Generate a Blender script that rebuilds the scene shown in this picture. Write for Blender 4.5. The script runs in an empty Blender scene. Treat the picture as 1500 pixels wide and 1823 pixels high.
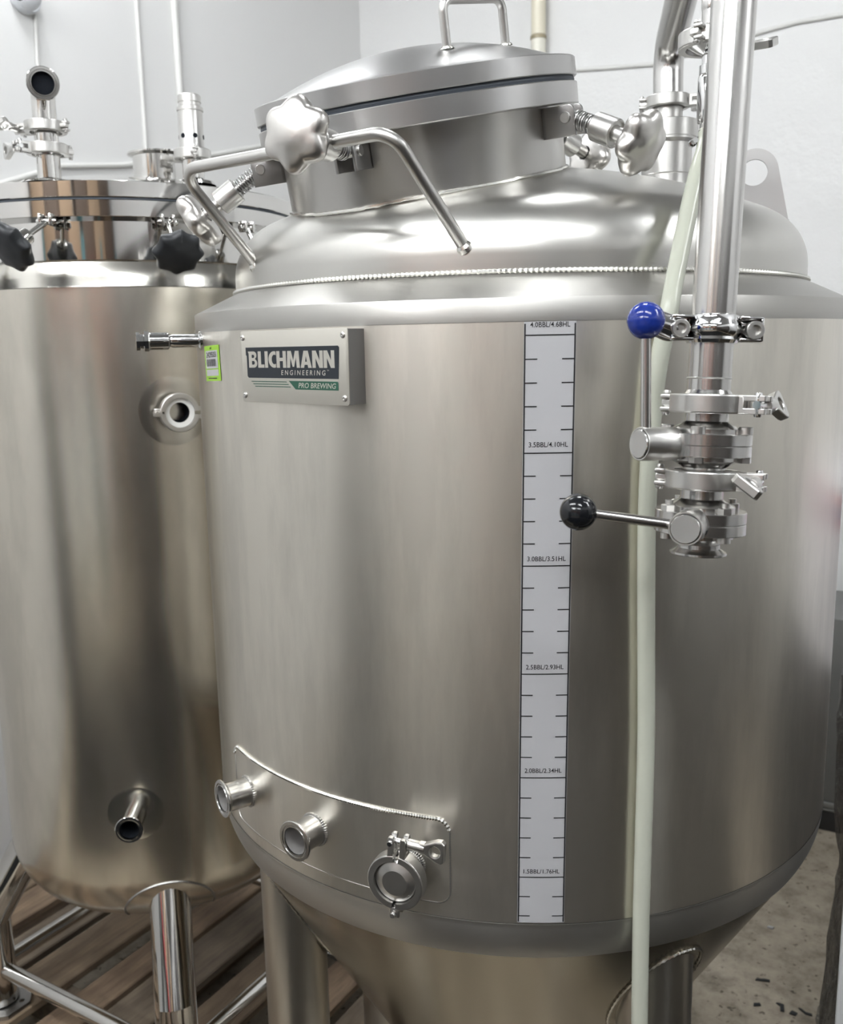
import bpy, bmesh, math, random
from mathutils import Vector as V3, Matrix
random.seed(7)
C = bpy.context.scene.collection
SC = bpy.context.scene
PI = math.pi
def rad(d): return d * PI / 180

# ------------------------------------------------------------------ camera, light, exposure
cam_d = bpy.data.cameras.new('camera'); cam = bpy.data.objects.new('camera', cam_d); C.objects.link(cam)
cam_d.sensor_fit = 'HORIZONTAL'; cam_d.sensor_width = 36.0; cam_d.lens = 39.6
cam_d.clip_start = 0.02; cam_d.clip_end = 50
FWD = V3((-0.50600289, 0.84414061, -0.17716579)); RGT = V3((0.85928711, 0.51115039, -0.01873364)); UPV = V3((-0.07474454, 0.16171555, 0.98400271))
cam.matrix_world = Matrix(((RGT.x, UPV.x, -FWD.x, 0.60859), (RGT.y, UPV.y, -FWD.y, -1.29375), (RGT.z, UPV.z, -FWD.z, 1.55), (0, 0, 0, 1)))
cam_d.dof.use_dof = True; cam_d.dof.focus_distance = 1.0; cam_d.dof.aperture_fstop = 11
SC.camera = cam
SC.view_settings.view_transform = 'Standard'; SC.view_settings.look = 'None'
SC.view_settings.gamma = 1.0; SC.view_settings.use_curve_mapping = False
SC.view_settings.exposure = 0.04
SC.cycles.use_denoising = True
w = bpy.data.worlds.new('world'); SC.world = w; w.use_nodes = True
w.node_tree.nodes['Background'].inputs[0].default_value = (0.8, 0.85, 0.9, 1)
w.node_tree.nodes['Background'].inputs[1].default_value = 0.15
LAMP = 66.0        # strength of the twin-tube ceiling fixtures

# ------------------------------------------------------------------ materials
def mat(name, col, rough=0.5, metal=0.0, **k):
    m = bpy.data.materials.new(name); m.use_nodes = True
    b = m.node_tree.nodes['Principled BSDF']
    b.inputs['Base Color'].default_value = (*col, 1); b.inputs['Roughness'].default_value = rough
    b.inputs['Metallic'].default_value = metal
    for kk, v in k.items(): b.inputs[kk.replace('_', ' ')].default_value = v
    return m
def nd(m, t, **k):
    n = m.node_tree.nodes.new(t)
    for kk, v in k.items():
        if kk in n.inputs: n.inputs[kk].default_value = v
        else: setattr(n, kk, v)
    return n
def lk(m, a, b): m.node_tree.links.new(a, b)
def bsdf(m): return m.node_tree.nodes['Principled BSDF']
def noise(m, scale, sc=(1, 1, 1), detail=4.0, rough=0.55, coord='Object'):
    tc = nd(m, 'ShaderNodeTexCoord'); mp = nd(m, 'ShaderNodeMapping'); mp.inputs['Scale'].default_value = sc
    n = nd(m, 'ShaderNodeTexNoise', Scale=scale, Detail=detail, Roughness=rough)
    lk(m, tc.outputs[coord], mp.inputs[0]); lk(m, mp.outputs[0], n.inputs['Vector']); return n
def ramp(m, src, stops):
    r = nd(m, 'ShaderNodeValToRGB'); e = r.color_ramp.elements
    while len(e) < len(stops): e.new(0.5)
    for i, (p, c) in enumerate(stops):
        e[i].position = p; e[i].color = (*c, 1) if len(c) == 3 else c
    lk(m, src, r.inputs[0]); return r
def g3(v): return (v, v, v)
def add_bump(m, src, strength, dist=0.002):
    b = nd(m, 'ShaderNodeBump', Strength=strength, Distance=dist); lk(m, src, b.inputs['Height']); lk(m, b.outputs[0], bsdf(m).inputs['Normal']); return b

def steel(name, col, rough, aniso=0.0, smudge=0.06, grain=0.0, streak=(3, 3, 0.5), rot=0.25, dirt=None):
    m = mat(name, col, rough, 1.0)
    b = bsdf(m)
    n = noise(m, 3.0, streak, 2.0, 0.5)
    r = nd(m, 'ShaderNodeMapRange'); r.inputs['To Min'].default_value = rough - smudge; r.inputs['To Max'].default_value = rough + smudge
    lk(m, n.outputs['Fac'], r.inputs[0]); lk(m, r.outputs[0], b.inputs['Roughness'])
    if dirt:
        dn = noise(m, 2.6, dirt, 6.0, 0.62); dr = ramp(m, dn.outputs['Fac'], [(0.40, tuple(c * 0.86 for c in col)), (0.56, col)]); lk(m, dr.outputs[0], b.inputs['Base Color'])
    if aniso:
        b.inputs['Anisotropic'].default_value = aniso; b.inputs['Anisotropic Rotation'].default_value = rot
        t = nd(m, 'ShaderNodeTangent'); t.direction_type = 'RADIAL'; t.axis = 'Z'; lk(m, t.outputs[0], b.inputs['Tangent'])
    if grain:
        g = noise(m, 60.0, (1, 1, 18), 3.0); add_bump(m, g.outputs['Fac'], grain, 0.0006)
    return m
S_JACKET = steel('brushed_steel', (0.76, 0.725, 0.655), 0.315, 0.62, 0.018, 0.0, (7, 7, 0.35), 0.25, (4.5, 4.5, 0.9))
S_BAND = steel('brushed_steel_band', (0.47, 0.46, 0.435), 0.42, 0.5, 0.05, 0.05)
S_DOME = steel('satin_dome_steel', (0.60, 0.59, 0.56), 0.305, 0.0, 0.012, 0.0, (3, 3, 3))
S_NECK = steel('brushed_neck_steel', (0.56, 0.55, 0.53), 0.33, 0.6, 0.03, 0.03)
S_FLANGE = steel('machined_flange_steel', (0.50, 0.495, 0.49), 0.33, 0.4, 0.03, 0.03)
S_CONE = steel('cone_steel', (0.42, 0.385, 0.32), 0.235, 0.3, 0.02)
S_KETTLE = steel('mill_steel', (0.74, 0.70, 0.62), 0.235, 0.25, 0.022, 0.0, (5, 5, 1.2), 0.25, (3.5, 3.5, 1.1))
S_PAD = steel('polished_pad_steel', (0.62, 0.60, 0.55), 0.20, 0, 0.03)
S_MIRROR = steel('mirror_steel', (0.66, 0.65, 0.63), 0.07, 0, 0.02, 0, (8, 8, 8))
S_TUBE = steel('tube_steel', (0.60, 0.59, 0.575), 0.20, 0.5, 0.03, 0.0, (6, 6, 1))
S_CAST = steel('cast_steel', (0.62, 0.61, 0.59), 0.325, 0, 0.02, 0, (20, 20, 20))
S_ROD = steel('satin_rod_steel', (0.60, 0.59, 0.57), 0.33, 0, 0.02, 0, (6, 6, 6))
S_KNOB = steel('satin_knob_steel', (0.64, 0.62, 0.595), 0.33, 0, 0.03, 0, (20, 20, 20))
S_CHROME = steel('chrome', (0.72, 0.72, 0.72), 0.06, 0, 0.01, 0, (20, 20, 20))
S_DULL = steel('dull_steel', (0.40, 0.395, 0.39), 0.35, 0, 0.05, 0, (10, 10, 10))
S_WELD = steel('weld_bead', (0.74, 0.73, 0.69), 0.22, 0, 0.04, 0, (60, 60, 60))
S_PLATE = steel('nameplate_steel', (0.66, 0.635, 0.575), 0.42, 0, 0.03, 0, (20, 20, 80))
S_LEG = steel('leg_steel', (0.58, 0.56, 0.52), 0.32, 0, 0.02, 0, (4, 4, 1))
M_BLACK = mat('black_plastic', (0.012, 0.014, 0.017), 0.45)
M_BLACKG = mat('black_gloss', (0.008, 0.009, 0.011), 0.12)
M_BLUE = mat('blue_plastic', (0.012, 0.03, 0.22), 0.13)
M_RED = mat('red_rubber', (0.45, 0.03, 0.04), 0.5)
M_GASK = mat('grey_gasket', (0.05, 0.06, 0.075), 0.6)
M_WHITEG = mat('white_gasket', (0.80, 0.80, 0.78), 0.4)
M_INNER = mat('port_inside', (0.30, 0.29, 0.28), 0.45, 0.3)
M_BORE = mat('dark_bore', (0.012, 0.014, 0.018), 0.9, 0.0, Specular_IOR_Level=0.1)
M_STICK = mat('white_vinyl', (0.42, 0.42, 0.432), 0.38)
M_INK = mat('black_ink', (0.008, 0.008, 0.009), 0.4)
M_NAVY = mat('plate_black', (0.008, 0.012, 0.018), 0.35)
M_GREEN = mat('plate_green', (0.012, 0.075, 0.045), 0.4)
M_LIME = mat('lime_sticker', (0.28, 0.52, 0.035), 0.45)
M_GREYINK = mat('etched_grey', (0.16, 0.16, 0.16), 0.6, 0.6)
M_CREAM = mat('cream_pvc', (0.66, 0.62, 0.50), 0.4)
M_CABLE = mat('painted_cable', (0.62, 0.62, 0.60), 0.5)
M_CAMW = mat('camera_white', (0.62, 0.64, 0.67), 0.35)
M_GREYCAB = mat('grey_enamel', (0.16, 0.16, 0.155), 0.5)
M_DARK = mat('dark_plinth', (0.02, 0.02, 0.02), 0.6)
M_POST = mat('pale_grey_paint', (0.33, 0.335, 0.335), 0.4)
M_RUBBERB = mat('black_scrap', (0.02, 0.022, 0.024), 0.6)
M_CARD = mat('cardboard', (0.25, 0.175, 0.115), 0.8)
M_WHITEBOX = mat('white_carton', (0.72, 0.72, 0.76), 0.5)
M_BLUEINK = mat('blue_ink', (0.02, 0.04, 0.22), 0.5)
M_TEAL = mat('teal_crate', (0.05, 0.16, 0.18), 0.5)
M_CEIL = mat('ceiling_grey', (0.30, 0.30, 0.295), 0.8)
M_HOSE = mat('milky_silicone', (0.47, 0.485, 0.41), 0.25, 0.0)
def emit(name, col, s):
    m = mat(name, col, 0.5); b = bsdf(m); b.inputs['Emission Color'].default_value = (*col, 1); b.inputs['Emission Strength'].default_value = s; return m
M_LED = emit('led_tube', (0.955, 0.98, 1.0), LAMP)
# painted walls
def wall_mat(name, col, bump, scale):
    m = mat(name, col, 0.55)
    n = noise(m, scale, (1, 1, 1), 8.0, 0.6); add_bump(m, n.outputs['Fac'], bump, 0.012)
    n2 = noise(m, 1.2, (1, 1, 1), 3.0)
    r = ramp(m, n2.outputs['Fac'], [(0.3, tuple(c * 0.97 for c in col)), (0.7, col)]); lk(m, r.outputs[0], bsdf(m).inputs['Base Color']); return m
M_WALL = wall_mat('smooth_white_wall', (0.68, 0.68, 0.675), 0.03, 3.0)
M_WALLR = wall_mat('rough_white_wall', (0.64, 0.64, 0.635), 0.9, 6.0)
# concrete floor
M_FLOOR = mat('concrete', (0.3, 0.27, 0.22), 0.75)
n = noise(M_FLOOR, 14.0, (1, 1, 1), 10.0, 0.7); n2 = noise(M_FLOOR, 2.2, (1, 1, 1), 4.0)
r1 = ramp(M_FLOOR, n.outputs['Fac'], [(0.32, (0.23, 0.20, 0.155)), (0.5, (0.44, 0.385, 0.305)), (0.72, (0.58, 0.52, 0.42))])
r2 = ramp(M_FLOOR, n2.outputs['Fac'], [(0.3, (0.62, 0.6, 0.58)), (0.7, (1, 1, 1))])
mx = nd(M_FLOOR, 'ShaderNodeMixRGB', blend_type='MULTIPLY'); mx.inputs[0].default_value = 1
lk(M_FLOOR, r1.outputs[0], mx.inputs[1]); lk(M_FLOOR, r2.outputs[0], mx.inputs[2])
n3 = noise(M_FLOOR, 55.0, (1, 1, 1), 2.0); r3 = ramp(M_FLOOR, n3.outputs['Fac'], [(0.30, (0.35, 0.34, 0.33)), (0.36, (1, 1, 1))])
mx2 = nd(M_FLOOR, 'ShaderNodeMixRGB', blend_type='MULTIPLY'); mx2.inputs[0].default_value = 1
lk(M_FLOOR, mx.outputs[0], mx2.inputs[1]); lk(M_FLOOR, r3.outputs[0], mx2.inputs[2]); lk(M_FLOOR, mx2.outputs[0], bsdf(M_FLOOR).inputs['Base Color'])
add_bump(M_FLOOR, n.outputs['Fac'], 0.5, 0.004)
# pallet wood
def wood(name, a, b):
    m = mat(name, a, 0.75)
    n = noise(m, 5.0, (9, 1.2, 9), 8.0, 0.65); r = ramp(m, n.outputs['Fac'], [(0.3, a), (0.7, b)])
    n2 = noise(m, 3.0, (1.5, 1.0, 1), 4.0); r2 = ramp(m, n2.outputs['Fac'], [(0.35, (0.55, 0.53, 0.52)), (0.6, (1, 1, 1))])
    x = nd(m, 'ShaderNodeMixRGB', blend_type='MULTIPLY'); x.inputs[0].default_value = 1
    lk(m, r.outputs[0], x.inputs[1]); lk(m, r2.outputs[0], x.inputs[2]); lk(m, x.outputs[0], bsdf(m).inputs['Base Color'])
    add_bump(m, n.outputs['Fac'], 0.4, 0.002); return m
WOODS = [wood('weathered_wood_a', (0.13, 0.092, 0.060), (0.30, 0.225, 0.15)), wood('weathered_wood_b', (0.15, 0.10, 0.066), (0.33, 0.24, 0.16)), wood('weathered_wood_c', (0.11, 0.085, 0.062), (0.25, 0.20, 0.145))]
M_SHELFW = wood('shelf_wood', (0.20, 0.12, 0.07), (0.33, 0.21, 0.12))
# clear stretch film
M_FILM = mat('stretch_film', (0.9, 0.9, 0.9), 0.08, 0.0, IOR=1.4)
_o = M_FILM.node_tree.nodes['Material Output']; _t = nd(M_FILM, 'ShaderNodeBsdfTransparent'); _mx = nd(M_FILM, 'ShaderNodeMixShader')
_gl = nd(M_FILM, 'ShaderNodeBsdfGlossy', Roughness=0.12); _gl.inputs['Color'].default_value = (0.95, 0.95, 0.95, 1)
_fr = nd(M_FILM, 'ShaderNodeLayerWeight', Blend=0.35)
_mp = nd(M_FILM, 'ShaderNodeMapRange'); _mp.inputs['To Min'].default_value = 0.16; _mp.inputs['To Max'].default_value = 0.85
lk(M_FILM, _fr.outputs['Fresnel'], _mp.inputs[0]); lk(M_FILM, _mp.outputs[0], _mx.inputs[0]); lk(M_FILM, _t.outputs[0], _mx.inputs[1]); lk(M_FILM, _gl.outputs[0], _mx.inputs[2]); lk(M_FILM, _mx.outputs[0], _o.inputs[0])
_nn = noise(M_FILM, 30.0, (1, 1, 0.4), 5.0, 0.65); _bb = nd(M_FILM, 'ShaderNodeBump', Strength=1.0, Distance=0.03); lk(M_FILM, _nn.outputs['Fac'], _bb.inputs['Height']); lk(M_FILM, _bb.outputs[0], _gl.inputs['Normal']); lk(M_FILM, _bb.outputs[0], _fr.inputs['Normal'])
M_WRAPD = mat('dark_wrapped_goods', (0.035, 0.03, 0.026), 0.35)

# ------------------------------------------------------------------ geometry
def frame(o, z, x=None):
    z = V3(z).normalized(); x = V3(x) if x is not None else (V3((1, 0, 0)) if abs(z.x) < 0.8 else V3((0, 1, 0)))
    x = (x - z * x.dot(z)).normalized(); y = z.cross(x); o = V3(o)
    return Matrix(((x.x, y.x, z.x, o.x), (x.y, y.y, z.y, o.y), (x.z, y.z, z.z, o.z), (0, 0, 0, 1)))
def T(x, y, z): return Matrix.Translation((x, y, z))
def RZ(d): return Matrix.Rotation(rad(d), 4, 'Z')
def RX(d): return Matrix.Rotation(rad(d), 4, 'X')
def RY(d): return Matrix.Rotation(rad(d), 4, 'Y')
def pol(r, az, z): return V3((r * math.cos(rad(az)), r * math.sin(rad(az)), z))
class G:
    def __init__(s): s.V = []; s.F = []
    def add(s, V, F, M=None):
        k = len(s.V); s.V += [tuple(M @ V3(v)) if M else tuple(v) for v in V]; s.F += [tuple(i + k for i in f) for f in F]; return s
    def lathe(s, prof, n=64, M=None, a0=0, a1=360, lobes=0, amp=0.0, ph=0.0):
        V = []; F = []; full = abs(a1 - a0) >= 360; cols = n if full else n + 1
        for (r, z) in prof:
            for j in range(cols):
                a = rad(a0 + (a1 - a0) * j / n); rr = r
                if lobes: rr = r * (1 + amp * math.cos(lobes * (a - ph)))
                V.append((rr * math.cos(a), rr * math.sin(a), z))
        for i in range(len(prof) - 1):
            for j in range(n):
                j2 = (j + 1) % cols; F.append((i * cols + j, i * cols + j2, (i + 1) * cols + j2, (i + 1) * cols + j))
        return s.add(V, F, M)
    def tube(s, path, r, n=20, fillet=0.0, closed=False, cap=True, M=None, rfun=None, seg=8):
        P = [V3(p) for p in path]
        if fillet and len(P) > 2:
            Q = [P[0]]
            for i in range(1, len(P) - 1):
                a, b, c = P[i - 1], P[i], P[i + 1]; u = (a - b).normalized(); v = (c - b).normalized()
                ang = u.angle(v); f_ = fillet if not isinstance(fillet, (list, tuple)) else fillet[i - 1]
                if f_ <= 0 or ang > 3.13: Q.append(b); continue
                t = min(f_ / math.tan(ang / 2), (a - b).length * 0.49, (c - b).length * 0.49); rr = t * math.tan(ang / 2)
                ctr = b + (u + v).normalized() * (rr / math.sin(ang / 2)); p0 = b + u * t; p1 = b + v * t
                d0 = (p0 - ctr); d1 = (p1 - ctr)
                for k in range(seg + 1):
                    Q.append(ctr + d0.normalized().slerp(d1.normalized(), k / seg).normalized() * rr if d0.angle(d1) > 1e-4 else p0)
            Q.append(P[-1]); P = Q
        m = len(P); V = []; F = []
        t0 = (P[1] - P[0]).normalized(); nrm = t0.orthogonal().normalized(); prev = t0
        for i, p in enumerate(P):
            if closed: t = (P[(i + 1) % m] - P[i - 1]).normalized()
            elif i == 0: t = t0
            elif i == m - 1: t = (P[-1] - P[-2]).normalized()
            else: t = ((P[i + 1] - p).normalized() + (p - P[i - 1]).normalized()).normalized()
            nrm = (prev.rotation_difference(t) @ nrm); nrm = (nrm - t * nrm.dot(t)).normalized(); prev = t; bn = t.cross(nrm)
            rr = rfun(i, m) * r if rfun else r
            for j in range(n):
                a = 2 * PI * j / n; V.append(tuple(p + nrm * (rr * math.cos(a)) + bn * (rr * math.sin(a))))
        for i in range(m if closed else m - 1):
            i2 = (i + 1) % m
            for j in range(n):
                j2 = (j + 1) % n; F.append((i * n + j, i * n + j2, i2 * n + j2, i2 * n + j))
        if cap and not closed:
            F.append(tuple(range(n - 1, -1, -1))); F.append(tuple((m - 1) * n + j for j in range(n)))
        return s.add(V, F, M)
    def box(s, sx, sy, sz, bev=0.0, M=None, seg=2):
        bm = bmesh.new(); bmesh.ops.create_cube(bm, size=1); bmesh.ops.scale(bm, vec=(sx, sy, sz), verts=bm.verts)
        if bev: bmesh.ops.bevel(bm, geom=bm.edges[:], offset=bev, segments=seg, affect='EDGES', profile=0.5)
        return s.bm(bm, M)
    def bm(s, bm, M=None):
        bm.verts.index_update(); V = [v.co.copy() for v in bm.verts]; F = [tuple(v.index for v in f.verts) for f in bm.faces]; bm.free(); return s.add(V, F, M)
    def ext(s, outline, th, holes=(), M=None, bev=0.0):
        bm = bmesh.new()
        for lp in [outline] + list(holes):
            vs = [bm.verts.new((x, y, 0)) for x, y in lp]
            for i in range(len(vs)): bm.edges.new((vs[i], vs[(i + 1) % len(vs)]))
        bmesh.ops.triangle_fill(bm, edges=bm.edges[:], use_beauty=True, use_dissolve=False)
        bmesh.ops.recalc_face_normals(bm, faces=bm.faces[:])
        if bm.faces and bm.faces[0].normal.z > 0: bmesh.ops.reverse_faces(bm, faces=bm.faces[:])
        if th:
            r = bmesh.ops.extrude_face_region(bm, geom=bm.faces[:]); vs = [e for e in r['geom'] if isinstance(e, bmesh.types.BMVert)]
            bmesh.ops.translate(bm, verts=vs, vec=(0, 0, th))
            bmesh.ops.recalc_face_normals(bm, faces=bm.faces[:])
            if bev:
                ed = [e for e in bm.edges if len(e.link_faces) == 2 and e.calc_face_angle(0) > 1.0 and abs(e.verts[0].co.z - e.verts[1].co.z) < 1e-7]
                bmesh.ops.bevel(bm, geom=ed, offset=bev, segments=2, affect='EDGES', profile=0.5)
        return s.bm(bm, M)
    def map(s, fn): s.V = [tuple(fn(V3(v))) for v in s.V]; return s
def setp(o, label=None, cat=None, group=None, kind=None):
    if label: o['label'] = label
    if cat: o['category'] = cat
    if group: o['group'] = group
    if kind: o['kind'] = kind
    return o
def link(name, g, m, parent=None, M=None, ang=32, **k):
    me = bpy.data.meshes.new(name); me.from_pydata([tuple(v) for v in g.V], [], g.F); me.materials.append(m)
    bm = bmesh.new(); bm.from_mesh(me); bmesh.ops.recalc_face_normals(bm, faces=bm.faces[:]); bm.to_mesh(me); bm.free()
    me.polygons.foreach_set('use_smooth', [True] * len(me.polygons)); me.set_sharp_from_angle(angle=rad(ang)); me.update()
    o = bpy.data.objects.new(name, me); C.objects.link(o)
    if parent: o.parent = parent
    if M is not None: o.matrix_local = M
    return setp(o, **k)
def root(name, M, label, cat, group=None):
    o = bpy.data.objects.new(name, None); C.objects.link(o); o.empty_display_size = 0.05; o.matrix_world = M if isinstance(M, Matrix) else T(*M)
    return setp(o, label, cat, group)
def copy_tree(o, parent=None):
    c = o.copy(); C.objects.link(c)
    if parent: c.parent = parent
    for ch in list(o.children): copy_tree(ch, c)
    return c
def circ(r, n=24, cx=0, cy=0, a0=0, a1=360, end=False):
    return [(cx + r * math.cos(rad(a0 + (a1 - a0) * i / n)), cy + r * math.sin(rad(a0 + (a1 - a0) * i / n))) for i in range(n + (1 if end else 0))]
def rrect(w, h, r, n=5, corners=(1, 1, 1, 1)):
    o = []
    for (cx, cy, a), on in zip(((w / 2, h / 2, 0), (-w / 2, h / 2, 90), (-w / 2, -h / 2, 180), (w / 2, -h / 2, 270)), corners):
        if not on: o.append((cx, cy)); continue
        px = cx - math.copysign(r, cx); py = cy - math.copysign(r, cy)
        o += [(px + r * math.cos(rad(a + 90 * i / n)), py + r * math.sin(rad(a + 90 * i / n))) for i in range(n + 1)]
    return o
def text_g(body, cap, width=None, bold=0.0, shear=0.0, xs=1.0, space=1.0):
    """flat letters centred on the origin: cap height and total width in metres"""
    cu = bpy.data.curves.new('t', 'FONT'); cu.body = body; cu.align_x = 'LEFT'; cu.offset = bold; cu.shear = shear; cu.space_character = space; cu.resolution_u = 3
    o = bpy.data.objects.new('t', cu); C.objects.link(o); dg = bpy.context.evaluated_depsgraph_get(); me = bpy.data.meshes.new_from_object(o.evaluated_get(dg))
    V = [v.co.copy() for v in me.vertices]; F = [tuple(p.vertices) for p in me.polygons]
    bpy.data.objects.remove(o); bpy.data.curves.remove(cu); bpy.data.meshes.remove(me)
    x0 = min(v.x for v in V); x1 = max(v.x for v in V); y0 = min(v.y for v in V); y1 = max(v.y for v in V)
    sy = cap / (y1 - y0); sx = (width / (x1 - x0)) if width else sy * xs
    g = G(); g.add([((v.x - (x0 + x1) / 2) * sx, (v.y - (y0 + y1) / 2) * sy, 0) for v in V], F); return g
def cylmap(R, az0, z0, lean=0.0):
    """(x right along the wall, y up, z out) -> on an upright cylinder round the world axis"""
    def f(v):
        zz = z0 + v.y; a = rad(az0) + v.x / R + rad(lean) * v.y
        r = R + v.z; return V3((r * math.cos(a), r * math.sin(a), zz))
    return f
def grid(w, h, nx, ny, z=0.0):
    V = [(-w / 2 + w * i / nx, -h / 2 + h * j / ny, z) for j in range(ny + 1) for i in range(nx + 1)]
    F = [(j * (nx + 1) + i, j * (nx + 1) + i + 1, (j + 1) * (nx + 1) + i + 1, (j + 1) * (nx + 1) + i) for j in range(ny) for i in range(nx)]
    return G().add(V, F)

# ------------------------------------------------------------------ room
XL, XR, YB, YF, ZC = -1.675, 3.3, 2.1, -5.6, 3.35
def slab(name, x0, x1, y0, y1, z0, z1, m, **k):
    return link(name, G().box(x1 - x0, y1 - y0, z1 - z0), m, None, T((x0 + x1) / 2, (y0 + y1) / 2, (z0 + z1) / 2), kind='structure', **k)
slab('floor', XL - .1, XR + .1, YF - .1, YB + .1, -0.1, 0, M_FLOOR)
slab('wall_left', XL - .1, XL, YF - .1, YB + .1, 0, ZC, M_WALL)
slab('wall_back', XL, XR, YB, YB + .1, 0, ZC, M_WALLR)
slab('wall_right', XR, XR + .1, YF, YB, 0, ZC, M_WALL)
slab('wall_front', XL, XR, YF - .1, YF, 0, ZC, M_WALL)
slab('ceiling', XL - .1, XR + .1, YF - .1, YB + .1, ZC, ZC + .1, M_CEIL)
slab('baseboard_left', XL, XL + .008, YF, YB, 0, 0.045, M_DARK)

# ------------------------------------------------------------------ shared fittings
def tri_clamp(name, M, label, group=None, flip=1, wing=0, nut=True, scale=1.0, mt=None, gap=6):
    """hinged two-piece pipe clamp; local Z = pipe axis, +X = open side with the wing nut, hinge on -X"""
    m = mt or S_CAST
    r = root(name, M, label, 'clamp', group)
    prof = [(0.0254, 0.0085), (0.0320, 0.0085), (0.0330, 0.0080), (0.0334, 0.0070), (0.0334, -0.0070), (0.0330, -0.0080), (0.0320, -0.0085), (0.0254, -0.0085), (0.0254, -0.0045), (0.0285, 0), (0.0254, 0.0045), (0.0254, 0.0085)]
    prof = [(a * scale, b) for a, b in prof]
    for s in (1, -1):
        g = G().lathe(prof, 40, None, gap if s > 0 else 180 + 4, 176 if s > 0 else 360 - gap)
        for zz in (0.0056, -0.0056):      # forked lug of each half
            g.ext(rrect(0.026, 0.0066, 0.002, 3), 0.0050, M=T((0.0415) * scale, s * 0.0072, zz - 0.0025), bev=0.0006)
        g.box(0.009, 0.0068, 0.015, 0.001, T(0.0315 * scale, s * 0.0072, 0))
        if s > 0: g.box(0.013, 0.010, 0.007, 0.0016, T(-0.0365 * scale, 0.002, 0))
        else:
            for zz in (0.0058, -0.0058): g.box(0.013, 0.010, 0.0045, 0.0016, T(-0.0365 * scale, -0.002, zz))
        link('clamp_half', g, m, r, ang=21)
    link('hinge_pin', G().lathe([(0, 0.0115), (0.0028, 0.0115), (0.0036, 0.0095), (0.0036, 0.0088), (0.0024, 0.0088), (0.0024, -0.0088), (0.0036, -0.0088), (0.0036, -0.0095), (0.0028, -0.0115), (0, -0.0115)], 16, T(-0.0390 * scale, 0, 0)), m, r)
    if nut:
        xb = 0.0475 * scale
        g = G().lathe([(0, -0.012), (0.0036, -0.012), (0.0036, 0.02), (0, 0.02)], 14, T(xb, 0, 0) @ RX(-90 * flip))
        g.lathe([(0, -0.0105), (0.0028, -0.0105), (0.0034, -0.0090), (0.0034, 0.0090), (0.0028, 0.0105), (0, 0.0105)], 14, T(xb, -flip * 0.0075, 0))
        link('eye_bolt', g, S_CHROME, r)
        W = T(xb, flip * 0.0112, 0) @ RX(-90 * flip) @ RZ(wing)
        g = G().lathe([(0.0036, 0), (0.0058, 0), (0.0062, 0.001), (0.0062, 0.017), (0.0056, 0.020), (0.0036, 0.020)], 18)
        ol = [(-0.006, 0.014), (-0.0062, 0.020), (-0.0125, 0.0335), (-0.0135, 0.040), (-0.0105, 0.0435), (0.0105, 0.0435), (0.0135, 0.040), (0.0125, 0.0335), (0.0062, 0.020), (0.006, 0.014)]
        g.ext(ol, 0.009, [circ(0.0062, 18, 0, 0.0325)], Matrix(((1, 0, 0, 0), (0, 0, -1, 0.0045), (0, 1, 0, 0), (0, 0, 0, 1))), bev=0.0014)
        link('wing_nut', g, m, r, W, ang=21)
    return r
def ferrule_prof(l, rb=0.0174, rt=0.0191, rf=0.02525, back=0.0):
    """open sanitary ferrule from z=back to z=l (flange at l), hollow"""
    return [(rt, back), (rt, l - 0.0068), (rt + 0.0006, l - 0.0060), (rf - 0.001, l - 0.0030), (rf, l - 0.0022), (rf, l - 0.0006), (rf - 0.0008, l), (rb + 0.0035, l), (rb + 0.0029, l - 0.0012), (rb + 0.0021, l - 0.0012), (rb + 0.0015, l), (rb, l), (rb, back)]

# ------------------------------------------------------------------ the fermenter
R = 0.465; RW = 0.4066
F = root('conical_fermenter', (0, 0, 0), 'large brushed steel jacketed conical fermenter tank with printed volume scale', 'tank')
ZS = 0.895; RK = 0.10; HA = 30.5
ZT, ZL, ZBB = 1.596, 1.5715, 0.897
link('jacket_shell', G().lathe([(R, ZBB), (R, ZL)], 192), S_JACKET, F)
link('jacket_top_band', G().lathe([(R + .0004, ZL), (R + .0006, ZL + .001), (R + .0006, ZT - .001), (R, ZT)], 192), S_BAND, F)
kn = [(R + .0005, ZBB), (R + .0006, ZBB - .001)] + [(R - RK * (1 - math.cos(rad(HA * i / 10))), ZS - RK * math.sin(rad(HA * i / 10))) for i in range(11)]
rk, zk = kn[-1]
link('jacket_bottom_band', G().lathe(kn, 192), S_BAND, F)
link('shoulder_ring', G().lathe([(R, ZT), (R - .002, ZT + .0012), (RW + .003, 1.623), (RW, 1.6245)], 192), S_BAND, F)
def cone_r(z): return rk - 0.003 - (zk - 0.001 - z) * math.tan(rad(HA))
link('cone_bottom', G().lathe([(rk, zk), (rk - .003, zk - .001), (cone_r(0.5), 0.5), (cone_r(0.22), 0.22), (0.052, 0.17), (0.0255, 0.16), (0.0255, 0.10), (0.034, 0.094), (0.034, 0.09), (0, 0.09)], 160), S_CONE, F)
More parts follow.
